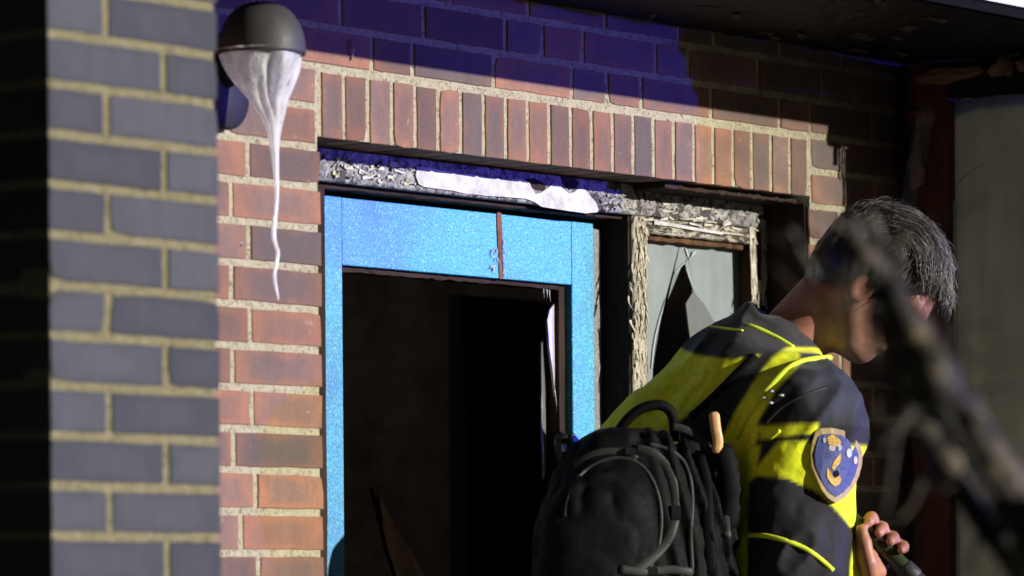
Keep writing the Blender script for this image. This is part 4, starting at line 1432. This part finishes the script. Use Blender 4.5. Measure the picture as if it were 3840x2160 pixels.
net_obj('trousers', Vt, Qt, M['cloth'], person, np.tile(np.array([.02, .02, .025]), (len(Vt), 1)))
Vt, Qt = surface_net(boots, np.array([TC[0] - .15, .29 - ORG.z, -.26]), np.array([TC[0] + .3, .5 - ORG.z, .26]), .009)
net_obj('boots', Vt, Qt, M['cloth'], person, np.tile(np.array([.012, .012, .012]), (len(Vt), 1)))

# ================================================================== the rod in the hand
ra_w, rb_w = Vector(to_world(ROD_A)), Vector(to_world(ROD_B))
dirw = (rb_w - ra_w).normalized()
rod = empty('rod', tuple(ra_w), 'dark green and black rod gripped in the bare hand', 'rod')
tube('shaft', [ra_w - dirw * .02, ra_w - dirw * .017, ra_w + dirw * .30, ra_w + dirw * .303], [.008, RR, RR, .008], M['rod'], rod, 18)
tube('collar', [ra_w + dirw * .125, ra_w + dirw * .128, ra_w + dirw * .150, ra_w + dirw * .153], [.0138, .0158, .0158, .0138], M['greynylon'], rod, 18)
tube('end_cap', [ra_w + dirw * .304, ra_w + dirw * .306, ra_w + dirw * .34, ra_w + dirw * .345], [.012, .016, .016, .012], M['radio'], rod, 18)

# ================================================================== black backpack carried at the hip
BPN = .21
BC = L(1596, 1442, BPN)
bag = empty('backpack', tuple(Vector(to_world(L(1592, 1700, BPN)))), 'black backpack with grey straps and top loop at the bending person\'s hip', 'backpack')
sk = (T0 - BPN) / FPX * K
def bpt(u, v, z=0.0): return np.array(list(L(u, v, BPN + z)))
def ridge(P, pts, r, z):
    d = np.full(P.shape[:-1], 9.0)
    p = [bpt(a, b, z) for a, b in pts]
    for a, b in zip(p[:-1], p[1:]):
        d = np.minimum(d, capsule(P, a, b, r))
    return d
def bag_sdf(P):
    q = (P - BC) / np.array([.158, .226, .100])
    k = (np.abs(q) ** np.array([2.3, 2.2, 3.2])).sum(-1) ** (1 / 2.4)
    d = (k - 1) * .10
    pocket = (P - bpt(1500, 1440, .07)) / np.array([.088, .150, .055])
    pk = ((np.abs(pocket) ** 3.0).sum(-1) ** (1 / 3.0) - 1) * .055
    d = smin(d, pk, .008)
    w = np.clip((P[..., 0] - bpt(1610, 1300)[0]) * 18, 0, 1)
    ph_ = P[..., 0] * 34 + P[..., 1] * 7 + vnoise(P, 9, 51) * 1.6
    fold = (np.abs((ph_ % 1.0) - .5) - .25) * .017 * w
    cre = np.abs(vnoise(P * np.array([1.0, .8, 1.0]), 22, 54)) * -.013
    return d + fold + cre + vnoise(P, 11, 52) * .010 + vnoise(P, 70, 53) * .002
Vg, Qg = surface_net(bag_sdf, BC - np.array([.2, .26, .14]), BC + np.array([.2, .25, .17]), .0042)
sack = net_obj('sack', Vg, Qg, M['nylon'], bag)
bvh_b = BVHTree.FromPolygons([tuple(v) for v in to_world(Vg)], Qg.tolist())
def on_b(u, v, lift=.003):
    d = ray(u * K, v * K).normalized()
    h = bvh_b.ray_cast(CAM, d)
    return (h[0] if h[0] is not None else pv(u, v, T0 - BPN - .02)) - d * lift
def strap(name, pts, r, mat, parent, lift=.002, sq=.35):
    ps = [on_b(p.x, p.y, lift) for p in smooth_path([Vector((a, b, 0)) for a, b in pts], 5)]
    for _ in range(3):
        ps = [ps[0]] + [(ps[i - 1] + ps[i] * 2 + ps[i + 1]) / 4 for i in range(1, len(ps) - 1)] + [ps[-1]]
    return tube(name, ps, r, mat, parent, 10, (Vector(FW), sq))
strap('strap', [(1600, 1130), (1642, 1140), (1676, 1175), (1696, 1225), (1700, 1285), (1684, 1350), (1645, 1400), (1592, 1440)], .0085, M['greynylon'], bag, .0, .3)
strap('strap', [(1690, 1072), (1740, 1088), (1785, 1132), (1808, 1190), (1822, 1270), (1828, 1350)], .007, M['greynylon'], bag, .0, .3)
strap('zip', [(1420, 1300), (1440, 1220), (1490, 1170), (1560, 1150), (1620, 1175), (1655, 1240), (1664, 1320), (1650, 1400), (1620, 1450)], .0030, M['greynylon'], bag, .0, .5)
strap('zip', [(1632, 1118), (1682, 1130), (1727, 1170), (1742, 1250), (1737, 1340), (1742, 1446)], .0034, M['greynylon'], bag, .0, .5)
strap('strap', [(1760, 1150), (1778, 1220), (1780, 1320), (1790, 1446)], .0090, M['nylon'], bag, .0, .25)
strap('strap', [(1450, 1172), (1486, 1146), (1530, 1136), (1575, 1140), (1600, 1156)], .0065, M['greynylon'], bag, .0, .3)
strap('strap', [(1560, 1432), (1620, 1440), (1680, 1432), (1740, 1440)], .0075, M['greynylon'], bag, .001, .3)
for (u, v, w_, h_) in ((1700, 1290, 13, 20), (1806, 1188, 11, 15), (1586, 1136, 15, 10), (1640, 1438, 16, 12)):
    c_ = on_b(u, v, .004)
    bm = bmesh.new(); bmesh.ops.create_cube(bm, size=1.0)
    for v_b in bm.verts:
        v_b.co = c_ + RT0 * v_b.co.x * w_ * .0012 + UPZ * v_b.co.z * h_ * .0012 + FW * v_b.co.y * .009
    bmesh.ops.bevel(bm, geom=bm.edges[:], offset=.0018, segments=2, affect='EDGES')
    bm_obj('buckle', bm, M['radio'], bag)
lp = [pv(u, v, T0 - BPN - z) for u, v, z in ((1548, 1130, .0), (1560, 1080, .01), (1600, 1036, .015), (1645, 1019, .015), (1678, 1026, .012), (1694, 1055, .006), (1698, 1110, 0))]
tube('carry_loop', smooth_path(lp, 5), .0085, M['nylon'], bag, 10)
tg_ = [pv(u, v, T0 - BPN - .03) for u, v in ((1796, 1036), (1800, 1075), (1806, 1110), (1802, 1142))]
tube('leather_tag', smooth_path(tg_, 4), [.004] + [.0085] * 11 + [.004], M['tan'], bag, 10, (Vector(FW), .45))
bx_ = [pv(u, v, T0 - BPN - .02) for u, v in ((1808, 1120), (1826, 1170), (1834, 1230), (1832, 1290), (1820, 1330))]
tube('side_pouch', smooth_path(bx_, 4), [.010, .017, .021, .019, .022, .018, .021, .019, .022, .020, .018, .021, .019, .020, .018, .016, .012], M['nylon'], bag, 12, (Vector(FW), .7))
# small dark gadget on the far side of the bag, blue reflection painted on
cl = [pv(u, v, T0 - BPN) for u, v in ((1416, 1092), (1417, 1120), (1418, 1165))]
clip = tube('clip_gadget', cl, [.013, .0155, .012], M['radio'], bag, 12)
tube('clip_glint', [pv(1420, 1118, T0 - BPN - .012), pv(1422, 1136, T0 - BPN - .013)], [.0055, .0062], M['lens'], clip, 10)
tube('clip_tip', [pv(1436, 1092, T0 - BPN - .008), pv(1440, 1099, T0 - BPN - .008)], [.005, .005], M['greynylon'], clip, 8)

# ================================================================== charred shrub between the camera and the door
TS = 4.4
shrub = empty('burnt_shrub', (*tuple(pv(2700, 1500, TS))[:2], 0.0), 'charred bare shrub branch crossing in front of the person and the glass screen', 'shrub')
bpth = [(2120, 545, 0), (2160, 610, .02), (2215, 690, 0), (2255, 770, .02), (2300, 870, 0), (2345, 950, .02), (2400, 1030, 0), (2470, 1130, .02), (2540, 1250, 0), (2620, 1400, .03), (2700, 1600, .05)]
bp_w = [pv(u, v, TS - z) for u, v, z in bpth] + [Vector((*tuple(pv(2700, 1500, TS))[:2], 0.0))]
def limb(name, path, r0, r1, mat, parent, seg=14, rag=.3, seed=1):
    """a ragged limb: tube whose skin is broken up ring by ring"""
    rg = random.Random(seed)
    n = len(path)
    v, f = tube_geo(path, [r0 + (r1 - r0) * min(1, i / (n * .45)) for i in range(n)], seg)
    out = []
    for i in range(n):
        for k in range(seg):
            p = v[i * seg + k]
            out.append(path[i] + (p - path[i]) * (1 + rag * (rg.random() - .5) + .45 * mnoise.noise(p * 16.0 + Vector((seed, 0, 0))) + .25 * mnoise.noise(p * 50.0)))
    return mesh_obj(name, out, f, mat, parent, True)
bpw = smooth_path(bp_w, 8)
limb('stem', bpw, .005, .024, M['bark'], shrub, 14, .22)
side = [(2175, 640, -.05), (2210, 760, -.06), (2250, 880, -.05), (2290, 1010, -.06), (2350, 1130, -.05), (2440, 1270, -.04), (2560, 1420, -.02), (2690, 1590, 0)]
limb('stem', smooth_path([pv(u, v, TS - z) for u, v, z in side], 7), .007, .014, M['bark'], shrub, 12, .15, 2)
def twig(pts, r0, r1, mat, name='twig', t=TS):
    p = smooth_path([pv(u, v, t - random.uniform(0, .02)) for u, v in pts], 4)
    n = len(p)
    return tube(name, p, [r0 + (r1 - r0) * i / (n - 1) for i in range(n)], mat, shrub, 7)
twig([(2230, 715), (2180, 690), (2110, 640), (2050, 600), (1985, 570)], .004, .0016, M['bark'])
twig([(1985, 570), (2005, 615), (2030, 665), (2048, 700)], .0035, .0045, M['twig'])  # the short pale pieces here stand in for streaks of falling water
twig([(2062, 608), (2078, 640), (2100, 676)], .0035, .0050, M['twig'])
twig([(2150, 555), (2162, 590), (2178, 640)], .004, .0045, M['twig'])
twig([(2190, 540), (2205, 575), (2220, 620)], .004, .0045, M['twig'])
twig([(2405, 1035), (2330, 1010), (2270, 1060), (2205, 1120)], .005, .0065, M['twig'])
twig([(2255, 770), (2235, 850), (2290, 960), (2310, 1060), (2340, 1150)], .006, .004, M['bark'])
twig([(2300, 870), (2360, 960), (2380, 1010)], .006, .003, M['bark'])
twig([(2470, 1130), (2380, 1230), (2250, 1210), (2200, 1180)], .003, .0015, M['bark'])
twig([(2340, 1150), (2300, 1260), (2260, 1330), (2330, 1420)], .003, .0018, M['bark'])
twig([(2540, 1250), (2470, 1330), (2440, 1440)], .004, .002, M['bark'])
twig([(2215, 690), (2200, 740), (2190, 800), (2200, 900)], .005, .003, M['bark'])
tr_ = random.Random(9)
for i in range(34):
    k = tr_.randrange(6, 66)
    p = bpw[k]
    dr = RT0 * tr_.uniform(-1, 1) + UPZ * tr_.uniform(-.9, .6) + FW * tr_.uniform(-.4, .4)
    dr.normalize()
    l_ = tr_.uniform(.06, .20)
    q_ = [p, p + dr * l_ * .5 + UPZ * tr_.uniform(-.012, .012), p + dr * l_ + UPZ * tr_.uniform(-.03, .02)]
    tube('twig', smooth_path(q_, 3), [.0020, .0019, .0017, .0015, .0012, .001, .0007], M['bark' if i % 3 else 'twig'], shrub, 5)
